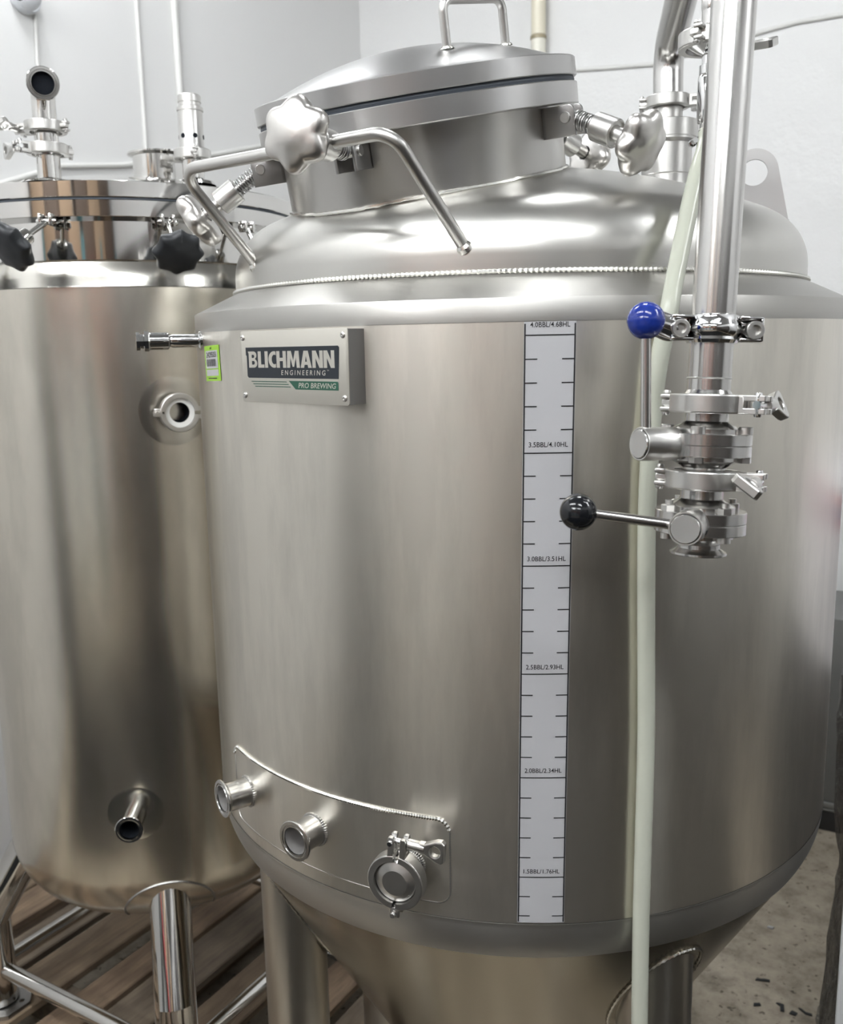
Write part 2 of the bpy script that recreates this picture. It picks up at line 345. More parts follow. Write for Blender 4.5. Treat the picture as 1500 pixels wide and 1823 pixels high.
# dished head
zkd, rkd, Rd = 1.645, 0.075, 0.9
zsd = zkd - math.sqrt((Rd - rkd) ** 2 - (RW - rkd) ** 2); at = math.atan2(zkd - zsd, RW - rkd)
dome = [(RW, 1.6245), (RW, zkd)] + [(RW - rkd + rkd * math.cos(at * i / 16), zkd + rkd * math.sin(at * i / 16)) for i in range(1, 17)]
dome += [(Rd * math.cos(at + (PI / 2 - at) * i / 24), zsd + Rd * math.sin(at + (PI / 2 - at) * i / 24)) for i in range(1, 25)]
link('dished_head', G().lathe(dome, 192), S_DOME, F)
def dome_z(r):
    for (r0, z0), (r1, z1) in zip(dome[1:], dome[2:]):
        if r1 <= r <= r0: return z0 + (z1 - z0) * (r0 - r) / max(1e-9, r0 - r1)
    return 1.7878
def bead(path, r, closed=False, n=6, amp=0.35):
    return G().tube(path, r, n, 0, closed, rfun=lambda i, m: 1 + amp * (1 if i % 2 else -1))
link('shoulder_weld', bead([pol(RW + .0018, 360 * i / 900, 1.6262) for i in range(900)], 0.0024, True, 6, 0.25), S_WELD, F)

# manway
MN = V3((-0.022, -0.224, 0.974)).normalized(); MO = V3((-0.027, -0.234, 1.870))
MM = frame(MO, MN, (1, 0, 0)); RL = 0.2005; RN = 0.178
link('manway_neck', G().lathe([(RN, -0.19), (RN, -0.055), (RN + .002, -0.050)], 128), S_NECK, F, MM)
link('manway_flange', G().lathe([(RN - .01, -0.0525), (RN + .001, -0.0525), (RL - .001, -0.0525), (RL, -0.0515), (RL, -0.0285), (RL - .001, -0.0275), (RN - .01, -0.0275)], 128), S_FLANGE, F, MM)
link('lid_gasket', G().lathe([(0.17, -0.0280), (RL - .004, -0.0280), (RL - .003, -0.0245), (RL - .004, -0.0212), (0.17, -0.0212)], 96), M_GASK, F, MM)
hb = 0.041; rb_ = 0.186; Rs = (rb_ * rb_ + hb * hb) / (2 * hb); am = math.asin(rb_ / Rs)
lid_prof = [(0, -0.0212), (RL - .001, -0.0212), (RL, -0.0202), (RL, -0.001), (RL - .001, 0), (rb_ + .004, 0), (rb_, 0.0006)]
lid_prof += [(Rs * math.sin(am * (1 - i / 20)), Rs * math.cos(am * (1 - i / 20)) - (Rs - hb)) for i in range(1, 21)]
LID = link('manway_lid', G().lathe(lid_prof, 128), S_FLANGE, F, MM)
def lid_z(x, y): return math.sqrt(Rs * Rs - x * x - y * y) - (Rs - hb)
h0 = (0.095, -0.078); h1 = (0.124, 0.015)
ztop = 0.0725
link('lid_handle', G().tube([(h0[0], h0[1], lid_z(*h0) - .002), (h0[0] + .001, h0[1], ztop), (h1[0] + .001, h1[1], ztop), (h1[0], h1[1], lid_z(*h1) - .002)], 0.0052, 16, 0.013), S_ROD, LID)
for h in (h0, h1): link('handle_weld', G().lathe([(0.0085, 0), (0.0080, 0.0016), (0.0056, 0.0030)], 20, T(h[0], h[1], lid_z(*h) - .0008)), S_WELD, LID)
# weld between neck and dome
wp = []
for i in range(240):
    a = 2 * PI * i / 240; lx, ly = RN * math.cos(a), RN * math.sin(a); t = -0.05
    while t > -0.22:
        p = MM @ V3((lx, ly, t)); rr = math.hypot(p.x, p.y)
        if rr < RW and p.z < dome_z(rr): break
        t -= 0.001
    wp.append(MM @ V3((lx * 1.008, ly * 1.008, t + .002)))
link('neck_weld', bead(wp, 0.0022, True, 6, 0.12), S_WELD, F)
# swing-bolt clamps round the manway
def star_knob(lobes, r, h, amp, dome_h=0.004, tips=False):
    pr = [(0.010, 0.0), (r * 0.62, 0.0), (r * 0.86, h * 0.10), (r * 0.97, h * 0.28), (r, h * 0.50), (r * 0.97, h * 0.68), (r * 0.90, h * 0.84), (r * 0.78, h * 0.95), (r * 0.62, h * 1.0), (r * 0.45, h + dome_h * 0.45), (r * 0.36, h + dome_h * 0.75), (r * 0.2, h + dome_h), (0, h + dome_h)]
    g = G(); V = []; Fc = []; n = lobes * 16
    for (rr, z) in pr:
        k = amp * min(1.0, (rr / r)) ** 3
        for j in range(n):
            a = 2 * PI * j / n; c = math.cos(lobes * a); sh = (1 - 2 * (0.5 - 0.5 * c) ** 0.62) if tips else ((0.5 + 0.5 * c) ** 0.75 * 2 - 1)
            q = rr * (1 + k * (sh - 0.6)); V.append((q * math.cos(a), q * math.sin(a), z))
    for i in range(len(pr) - 1):
        for j in range(n): Fc.append((i * n + j, i * n + (j + 1) % n, (i + 1) * n + (j + 1) % n, (i + 1) * n + j))
    return g.add(V, Fc)
def swing_clamp(az, droop, yawo=0.0, length=0.100, kr=0.0385, spin=0):
    e = V3((math.cos(rad(az)), math.sin(rad(az)), 0)); tdir = V3((-e.y, e.x, 0))
    g = G()
    for s in (1, -1): g.ext(rrect(0.042, 0.034, 0.007, 4, (1, 0, 0, 0)), 0.004, M=Matrix(((e.x, 0, tdir.x, e.x * (RN + 0.019) + tdir.x * (s * 0.0115 - 0.002)), (e.y, 0, tdir.y, e.y * (RN + 0.019) + tdir.y * (s * 0.0115 - 0.002)), (0, 1, 0, -0.0715), (0, 0, 0, 1))), bev=0.0008)
    g.box(0.006, 0.027, 0.034, 0.001, Matrix(((e.x, tdir.x, 0, e.x * (RN + .001)), (e.y, tdir.y, 0, e.y * (RN + .001)), (0, 0, 1, -0.0715), (0, 0, 0, 1))))
    br = link('clamp_bracket', g, S_DULL, F, MM)
    pin = V3((e.x * (RN + 0.029), e.y * (RN + 0.029), -0.068))
    link('pivot_pin', G().lathe([(0, -0.0165), (0.0055, -0.0165), (0.0062, -0.0155), (0.0062, 0.0155), (0.0055, 0.0165), (0, 0.0165)], 20, frame(pin, tdir)), S_CAST, br)
    d = (e * math.cos(rad(droop)) - V3((0, 0, 1)) * math.sin(rad(droop))); d = (Matrix.Rotation(rad(yawo), 3, 'Z') @ d).normalized()
    B_ = frame(pin, d, tdir)
    link('swing_bolt', G().lathe([(0, -.004), (0.0052, -.004), (0.0052, length + .01), (0, length + .01)], 18, B_), S_TUBE, br)
    sp = []
    for i in range(9 * 14 + 1):
        a = 2 * PI * i / 14; sp.append(B_ @ V3((0.0098 * math.cos(a), 0.0098 * math.sin(a), 0.010 + 0.030 * i / (9 * 14))))
    link('spring', G().tube(sp, 0.0011, 6), S_DULL, br)
    link('collar', G().lathe([(0.0054, 0.040), (0.0150, 0.040), (0.0160, 0.041), (0.0160, 0.0685), (0.0150, 0.0695), (0.0142, 0.0695), (0.0134, 0.0670), (0.0092, 0.0670), (0.0085, 0.0690), (0.0085, length - .006), (0.0060, length - .006)], 32, B_), S_CAST, br)
    link('knob', star_knob(6, kr, 0.024, 0.10, 0.004).map(lambda v: B_ @ (RZ(spin) @ (v + V3((0, 0, length - .012))))), S_KNOB, br, ang=50)
swing_clamp(-3, 22, -17, 0.104, 0.0355, 12)
swing_clamp(-83, -12, 0, 0.106, 0.0365, 20)
swing_clamp(-147, 28, 0, 0.104, 0.0385, 0)
swing_clamp(66, 30, 0, 0.104, 0.0385, 10)
# guard bar welded on the head
gA, gD = V3((-0.1966, -0.3506, 1.656)), V3((0.1219, -0.3831, 1.654)); gv = V3((-0.026, -0.098, 0.103))
GB = link('guard_bar', G().tube([gA, gA + gv, gD + gv, gD], 0.0068, 20, 0.026), S_ROD, F)
for p in (gA, gD): link('bar_weld', G().lathe([(0.0105, -0.004), (0.0098, 0.001), (0.0072, 0.004)], 20, frame(p, gv)), S_WELD, GB)
# lifting lug
a = 12; e = pol(1, a, 0); tdir = V3((-e.y, e.x, 0))
lug = [(0.262, 1.730), (0.290, 1.785)] + [(0.3335 + 0.031 * math.cos(rad(x)), 1.771 + 0.031 * math.sin(rad(x))) for x in range(160, 14, -12)] + [(0.381, 1.700), (0.372, 1.690), (0.272, 1.722)]
LM = Matrix(((e.x, 0, tdir.x, -tdir.x * .003), (e.y, 0, tdir.y, -tdir.y * .003), (0, 1, 0, 0), (0, 0, 0, 1)))
LG = link('lifting_lug', G().ext(lug, 0.006, [circ(0.0172, 28, 0.3335, 1.771)]), S_DULL, F, LM, ang=25)
link('lug_weld', bead([(0.262 + 0.0022 * i, dome_z(0.262 + 0.0022 * i) + .001, -0.001) for i in range(54)], 0.0026, False, 6, 0.3), S_WELD, LG)
# top port with threaded cap, off centre
PT = V3((0.167, 0.201, 0))
link('top_port', G().lathe([(0.052, 1.738), (0.042, 1.748), (0.0385, 1.762), (0.038, 1.800), (0.0388, 1.801), (0.038, 1.802), (0.038, 1.846), (0.0455, 1.850), (0.0455, 1.853)], 64, T(PT.x, PT.y, 0)), S_NECK, F)
link('reducer_cap', G().lathe([(0.0455, 1.853), (0.0465, 1.854), (0.0465, 1.878), (0.0455, 1.879), (0.024, 1.8795), (0.0225, 1.881), (0.0225, 1.9035), (0.0250, 1.905), (0.0250, 1.9085), (0.010, 1.9085)], 64, T(PT.x, PT.y, 0)), S_NECK, F)
# patch panel with three ports low on the front left
azA, azB, zA, zB = -119.2, -73.76, 0.9145, 1.0195
wdt = rad(azB - azA) * R; azc = (azA + azB) / 2; zc = (zA + zB) / 2
pn = grid(wdt, zB - zA, 60, 4, 0.0008).map(cylmap(R, azc, zc))
PP = link('patch_panel', pn, S_JACKET, F)
ol = rrect(wdt, zB - zA, 0.016, 6)
dense = []
for i in range(len(ol)):
    (x0, y0), (x1, y1) = ol[i], ol[(i + 1) % len(ol)]; L_ = math.hypot(x1 - x0, y1 - y0); k = max(1, int(L_ / 0.0016))
    dense += [(x0 + (x1 - x0) * j / k, y0 + (y1 - y0) * j / k) for j in range(k)]
cm = cylmap(R, azc, zc)
topb = [cm(V3((x, y, 0.001))) for x, y in dense if y > (zB - zA) / 2 - 0.016]
topb.sort(key=lambda p: math.atan2(p.y, p.x))
link('top_weld', bead(topb, 0.0022, False, 6, 0.25), S_WELD, PP)
link('panel_weld', bead([cm(V3((x, y, 0.0004))) for x, y in dense], 0.0011, True, 5, 0.2), S_NECK, PP)
def port(az, z, l, cap=False):
    M = frame(pol(R - .004, az, z), pol(1, az, 0), (0, 0, 1))
    p = link('drain_port', G().lathe(ferrule_prof(l + .004), 48), S_TUBE, F, M)
    link('bore', G().lathe([(0, 0.004), (0.0171, 0.004), (0.0171, l + .002)], 32), M_INNER, p)
    link('port_weld', bead([(0.0202 * math.cos(2 * PI * i / 90), 0.0202 * math.sin(2 * PI * i / 90), 0.0052) for i in range(90)], 0.0015, True, 5, 0.25), S_NECK, p)
    return M
port(-114.3, 0.9665, 0.038); port(-96.3, 0.9675, 0.036)
port(-80.0, 0.957, 0.036)
# legs
def leg(az, rl=0.372, rt=0.048):
    p = pol(rl, az, 0); top = 0.80
    L_ = link('leg', G().lathe([(0, 0.0), (0.075, 0.0), (0.075, 0.012), (rt, 0.013), (rt, top)], 48), S_LEG, F, T(p.x, p.y, 0))
    pts = []
    for i in range(120):
        a_ = 2 * PI * i / 120; x = p.x + (rt + .010) * math.cos(a_); y = p.y + (rt + .010) * math.sin(a_); rr = math.hypot(x, y)
        pts.append((x - p.x, y - p.y, zk - (rk - rr) / math.tan(rad(HA))))
    if max(q[2] for q in pts) < 0.9: link('leg_weld', bead(pts, 0.0018, True, 5, 0.3), S_WELD, L_)
for a_ in (-35.5, -130, 160, 76): leg(a_)
# glycol fitting on the left
FM = frame(pol(R - .004, -126.5, 1.5615), pol(1, -131, 0))
FT = link('coolant_fitting', G().lathe([(0.0125, 0), (0.0125, 0.006), (0.0088, 0.008), (0.0088, 0.040), (0.0075, 0.0435), (0.006, 0.044)], 28), S_CHROME, F, FM)
g = G().lathe([(0.006, 0.043), (0.0105, 0.0445), (0.0115, 0.047), (0.0115, 0.068), (0.0105, 0.069), (0.0115, 0.0695)], 6).lathe([(0.0085, 0.045), (0.0112, 0.046), (0.0112, 0.07), (0.009, 0.071)], 24)
link('union_nut', g, S_CHROME, FT)
link('hose_stop', G().lathe([(0.0115, 0.069), (0.0130, 0.071), (0.0130, 0.076), (0.009, 0.077), (0.009, 0.081), (0.0115, 0.0815), (0.0115, 0.086), (0.005, 0.0865), (0, 0.0865)], 8), S_CHROME, FT)
# printed volume scale: vertical sticker up the shell
AZ0, LEAN_I = -60.21, -0.155; Z40 = 1.5578; PITCH = 0.1204
def sc_map(off):
    def f(v):      # v.x across in metres, v.y = height z
        i = (Z40 - v.y) / PITCH; a = rad(AZ0 + LEAN_I * i) + v.x / R; r = R + off; return V3((r * math.cos(a), r * math.sin(a), v.y))
    return f
zt_, zb_ = 1.5713, 0.8990
def strip(x0, x1, y0, y1, off, nx=2, ny=2):
    return grid(x1 - x0, y1 - y0, nx, ny).map(lambda v: V3((v.x + (x0 + x1) / 2, v.y + (y0 + y1) / 2, 0))).map(sc_map(off))
W2 = 0.0545 * R
ST = link('volume_scale', strip(-W2 - .0011, W2 + .0011, zb_, zt_, 0.0006, 10, 60), M_STICK, F, label='white printed volume scale sticker')
for s in (-1, 1): link('border_line', strip(s * W2 - .0007, s * W2 + .0007, zb_ + .001, zt_ - .002, 0.0009, 1, 60), M_INK, ST)
for i, (a_, b_) in enumerate((('4.0', '4.68'), ('3.5', '4.10'), ('3.0', '3.51'), ('2.5', '2.93'), ('2.0', '2.34'), ('1.5', '1.76'))):
    zz = Z40 - PITCH * i
    link('graduation_line', strip(-W2, W2, zz - .0006, zz + .0006, 0.0009, 6, 1), M_INK, ST)
    tx = text_g('%sBBL/%sHL' % (a_, b_), 0.0052, 0.0405, 0.004); rise = (0.0105, 0.0088, 0.0078, 0.0080, 0.0085, 0.0072)[i]
    link('lettering', tx.map(lambda v: V3((v.x, v.y + zz + rise, 0))).map(sc_map(0.0009)), M_INK, ST)
    for k in range(1, 5):
        z2 = zz - PITCH * k / 5
        if z2 < zb_ + .004: continue
        for s in (-1, 1):
            x0, x1 = (-W2, -W2 + .0128) if s < 0 else (W2 - .0128, W2)
            link('tick_mark', strip(x0, x1, z2 - .0006, z2 + .0006, 0.0009, 2, 1), M_INK, ST)
# nameplate box
nz = pol(1, -101.5, 0); tv = V3((-nz.y, nz.x, 0)); NW, NH = 0.184, 0.0815
NM = Matrix(((tv.x, 0, nz.x, nz.x * .470 + tv.x * .044), (tv.y, 0, nz.y, nz.y * .470 + tv.y * .044), (0, 1, 0, 1.5288), (0, 0, 0, 1)))
NP = link('nameplate', G().ext(rrect(NW, NH, 0.004, 4), 0.0014, M=T(0, 0, -.0012), bev=0.0004), S_PLATE, F, NM, label='steel nameplate with black and green printing')
g = G().add([(-NW / 2 + .001, -NH / 2 + .001, -.0014), (NW / 2 - .001, -NH / 2 + .001, -.0014), (NW / 2 - .001, NH / 2 - .001, -.0014), (-NW / 2 + .001, NH / 2 - .001, -.0014),
             (-NW / 2 + .001, -NH / 2 + .001, -.010), (NW / 2 - .001, -NH / 2 + .001, -.034), (NW / 2 - .001, NH / 2 - .001, -.034), (-NW / 2 + .001, NH / 2 - .001, -.010)],
            [(0, 1, 2, 3), (4, 7, 6, 5), (0, 4, 5, 1), (1, 5, 6, 2), (2, 6, 7, 3), (3, 7, 4, 0)])
link('mounting_box', g, S_DULL, NP)
def uv(u, v): return ((u - .5) * NW, (.5 - v) * NH)
for u in (0.030, 0.962):
    for v in (0.09, 0.905):
        s_ = G().lathe([(0.0036, 0), (0.0034, 0.0008), (0.0022, 0.0016), (0.0013, 0.0017), (0.0013, 0.0007), (0, 0.0007)], 16, T(*uv(u, v), .0002)); link('screw', s_, S_CAST, NP)
pan = [uv(.058, .228), uv(.058, .335), uv(.066, .345), uv(.066, .63), uv(.078, .655), uv(.915, .655), uv(.928, .245), uv(.918, .225)]
link('black_panel', G().ext(pan, 0.0003, M=T(0, 0, .0002)), M_NAVY, NP)
def put(g, u, v, z=.0007): return g.map(lambda q: q + V3((*uv(u, v), z)))
def heavy(word, cap, width):
    A = lambda rx, ry, cx, cy, a0, a1, n=10: [(cx + rx * math.cos(rad(a0 + (a1 - a0) * i / n)), cy + ry * math.sin(rad(a0 + (a1 - a0) * i / n))) for i in range(n + 1)]
    D = {'I': (.25, [[(0, 0), (.25, 0), (.25, 1), (0, 1)]]), 'L': (.50, [[(0, 0), (.50, 0), (.50, .2), (.25, .2), (.25, 1), (0, 1)]]),
         'H': (.74, [[(0, 0), (.25, 0), (.25, .40), (.49, .40), (.49, 0), (.74, 0), (.74, 1), (.49, 1), (.49, .60), (.25, .60), (.25, 1), (0, 1)]]),
         'N': (.76, [[(0, 0), (.24, 0), (.24, .56), (.50, 0), (.76, 0), (.76, 1), (.52, 1), (.52, .44), (.27, 1), (0, 1)]]),
         'M': (.98, [[(0, 0), (.24, 0), (.28, .60), (.43, .06), (.55, .06), (.70, .60), (.74, 0), (.98, 0), (.92, 1), (.64, 1), (.49, .45), (.34, 1), (.06, 1)]]),
         'A': (.82, [[(0, 0), (.26, 0), (.30, .18), (.52, .18), (.56, 0), (.82, 0), (.57, 1), (.25, 1)], [(.345, .36), (.475, .36), (.41, .70)]]),
         'B': (.70, [[(0, 0)] + A(.27, .27, .41, .27, -90, 62) + A(.24, .235, .40, .765, -62, 90) + [(-.06, 1), (.0, .86)], [(.25, .19)] + A(.10, .115, .38, .305, -90, 90) + [(.25, .42)], [(.25, .60)] + A(.09, .10, .36, .70, -90, 90) + [(.25, .80)]]),
         'C': (.58, [A(.44, .5, .44, .5, 72, 288, 22) + [(.58, .24)] + A(.20, .29, .46, .5, 290, 70, 16) + [(.58, .76)]])}
    g = G(); x = 0
    for ch in word:
        w_, loops = D[ch]; k = G().ext(loops[0], 0, loops[1:]); g.add([(v[0] + x, v[1], 0) for v in k.V], k.F); x += w_ + .05
    x -= .05; return g.map(lambda v: V3(((v.x / x - .5) * width, (v.y - .5) * cap, 0)))
tw = heavy('BLICHMANN', NH * .228, NW * .80)
link('lettering', put(tw, .488, .398), S_PLATE, NP)
link('lettering', put(text_g('ENGINEERING', NH * .068, NW * .405, 0.012, 0.12, 1, 1.5), .605, .577), S_PLATE, NP)
link('lettering', put(text_g('TM', NH * .018, NW * .017, 0.0), .829, .545), S_PLATE, NP)
for k in range(3): link('stripe', G().ext([uv(.098 + .018 * k, .700 + .034 * k), uv(.106 + .018 * k, .711 + .034 * k), uv(.452 + .018 * k, .711 + .034 * k), uv(.444 + .018 * k, .700 + .034 * k)], 0.0002, M=T(0, 0, .0002)), M_GREEN, NP)
link('green_flag', G().ext([uv(.470, .690), uv(.532, .805), uv(.912, .805), uv(.912, .700), uv(.905, .690)], 0.0003, M=T(0, 0, .0002)), M_GREEN, NP)
link('lettering', put(text_g('PRO BREWING', NH * .072, NW * .335, 0.014, 0.18), .727, .748), S_PLATE, NP)
# asset tag sticker
tm = lambda off: (lambda v: cylmap(R + off, -119.9, 1.5322)(V3((v.x + v.y * -0.05, v.y + 0.03 * v.x, 0))))
TG = link('asset_tag', G().ext(rrect(0.0625, 0.0445, 0.003, 3), 0).map(lambda v: V3((v.x, v.y, 0))).map(tm(.0005)) if False else grid(0.0625, 0.0445, 12, 8).map(tm(.0005)), M_LIME, F, label='lime green inventory sticker with number and barcode')
def tg(w, h, x, y, off, m, name): link(name, grid(w, h, 6, 2).map(lambda v: v + V3((x, y, 0))).map(tm(off)), m, TG)
tg(.0500, .0226, 0, .0048, .0008, M_STICK, 'white_field'); tg(.0500, .0078, 0, -.0118, .0008, M_STICK, 'white_field')
link('lettering', text_g('2429503', .0068, .040, .012).map(lambda v: v + V3((0, .0108, 0))).map(tm(.0011)), M_INK, TG)
x = -.0195
while x < .0195:
    w_ = random.choice((.0006, .0009, .0013)); tg(w_, .0090, x, .0008, .0011, M_INK, 'barcode_bar'); x += w_ + random.choice((.0007, .001, .0012))
for k in range(3): tg(.0016, .0022, -.003 + .003 * k, .0190, .0008, M_INK, 'printed_mark')
tg(.036, .0012, 0, -.0188, .0008, M_INK, 'printed_mark')

# clamp + blank cap on the third drain port
pa_ = -80.0
PM = frame(pol(R + .0345, pa_, 0.957), pol(1, pa_, 0), (0, 0, 1))
CM = PM @ RZ(-4)
cap_ = root('blank_cap', PM, 'round solid steel end cap held by the clamp on the lowest tank port', 'cap')
link('cap_disc', G().lathe([(0, 0.0006), (0.0252, 0.0006), (0.0252, 0.0028), (0.0235, 0.0050), (0.0155, 0.0082), (0.0148, 0.0084), (0, 0.0084)], 48), S_CAST, cap_, ang=14)
tri_clamp('tri_clamp', CM, 'steel clamp with wing nut round the blank cap at the bottom of the large tank', None, flip=-1, wing=0)

# ------------------------------------------------------------------ blow-off pipe from the top port over and down in front
pa, pb = V3((0.405, -0.420, 1.834)), V3((0.399, -0.453, 1.357)); AX = (pb - pa).normalized()
def on(s): return pa + AX * s
BP = root('blow_off_pipe', (PT.x, PT.y, 1.9095), 'tall steel pipe arching from the tank top down past the volume scale', 'pipe')
def loc(o): return Matrix.Translation(-o.location)
q0 = V3((PT.x, PT.y, 1.9095)); q1 = V3((0.163, 0.209, 1.985)); q2 = V3((0.302, -0.085, 2.11)); q3 = pa - AX * 0.30
link('riser_tube', G().lathe([(0.0250, 1.9095), (0.0250, 1.913), (0.0225, 1.916), (0.0225, 1.918)], 40, T(PT.x - q0.x, PT.y - q0.y, -q0.z)).tube([q0 + V3((0, 0, .004)), q1, q2], 0.0225, 32, 0.05, M=loc(BP)), S_TUBE, BP)
link('crossover_tube', G().tube([q2, q3 - AX * 0.02, on(0.285)], 0.0190, 36, 0.06, M=loc(BP)), S_TUBE, BP)
link('ferrule', G().tube([on(0.285), on(0.331)], 0.0191, 36, M=loc(BP)).lathe([(0.0191, -0.012), (0.0205, -0.010), (0.0240, -0.004), (0.02525, -0.003), (0.02525, 0), (0.0174, 0)], 40, loc(BP) @ frame(on(0.3412), AX)), S_TUBE, BP)
link('weld_ring', bead([loc(BP) @ (frame(on(0.319), AX) @ V3((0.0191 * math.cos(2 * PI * i / 60), 0.0191 * math.sin(2 * PI * i / 60), 0))) for i in range(60)], 0.0008, True, 5, 0.1), S_CAST, BP)
tri_clamp('tri_clamp', T(PT.x, PT.y, 1.909) @ RZ(15), 'steel clamp where the pipe riser joins the tank top port', None, flip=1, wing=0, mt=S_NECK)
# chrome two-bolt union collar
left = -(RGT - AX * RGT.dot(AX)).normalized(); front = AX.cross(left); front = front if front.dot(FWD) < 0 else -front
def vframe(s, x): return frame(on(s), -AX, x)
UM = vframe(0.2757, -left)          # x = right in view, z = up along the pipe
UC = root('union_collar', UM, 'polished chrome two-bolt pipe collar with red insert behind the blue ball handle', 'collar')
yfs = 1 if (UM.to_3x3() @ V3((0, 1, 0))).dot(FWD) < 0 else -1
g = G().lathe([(0.0192, -0.0125), (0.0215, -0.0125), (0.0232, -0.0095), (0.0226, -0.0070), (0.0245, -0.004), (0.0252, 0.0), (0.0245, 0.004), (0.0226, 0.0070), (0.0222, 0.0115), (0.0205, 0.0125), (0.0192, 0.0125)], 48)
link('collar_band', g, S_CHROME, UC)
for s in (-1, 1):
    g = G()
    for zz in (-0.0095, 0.0095): g.box(0.020, 0.016, 0.0030, 0.0010, T(s * 0.0300, yfs * 0.006, zz))
    g.box(0.020, 0.003, 0.021, 0.001, T(s * 0.0300, yfs * -0.001, 0))
    if s > 0: g.box(0.003, 0.016, 0.021, 0.001, T(s * 0.0395, yfs * 0.006, 0))
    else: g.lathe([(0.0115, -0.006), (0.0122, 0.0), (0.0115, 0.012), (0.0108, 0.012), (0.0108, -0.006)], 24, T(-0.0390, yfs * 0.002, 0) @ RY(-70))
    link('collar_lug', g, S_CHROME, UC)
    b = G().lathe([(0.0045, -0.004), (0.0045, 0.006), (0.0078, 0.006), (0.0080, 0.0065), (0.0080, 0.0135), (0.0074, 0.0142), (0.0046, 0.0142), (0.0046, 0.0095), (0, 0.0095)], 24, T(s * 0.0325, yfs * 0.004, -0.001) @ RX(-90 * yfs))
    link('socket_bolt', b, S_CAST, UC)
link('red_insert', G().lathe([(0, 0.003), (0.006, 0.0028), (0.0088, 0.001), (0.0092, -0.003)], 24, T(-0.0385, yfs * 0.004, 0) @ RY(-70)), M_RED, UC)
tri_clamp('tri_clamp', vframe(0.3414, -left) @ RZ(38 * yfs), 'upper steel clamp on the front pipe, stamped, above the blue handled valve', None, flip=-yfs, wing=65)
CL1 = bpy.data.objects['tri_clamp.002']
for k, t_ in enumerate(('12A1.5"', 'SS304', '2204962')):
    tg_ = text_g(t_, 0.0023, 0.0105 if k else 0.012, 0.01)
    A0 = (CL1.matrix_world.inverted() @ (on(0.3414) + front * 0.02 + left * 0.022))
    aa = math.atan2(A0.y, A0.x); sg = 1
    link('stamped_text', tg_.map(lambda v: V3((0.0331 * math.cos(aa + v.x / 0.0331), 0.0331 * math.sin(aa + v.x / 0.0331), v.y + 0.0042 - k * 0.0038))), M_GREYINK, CL1)
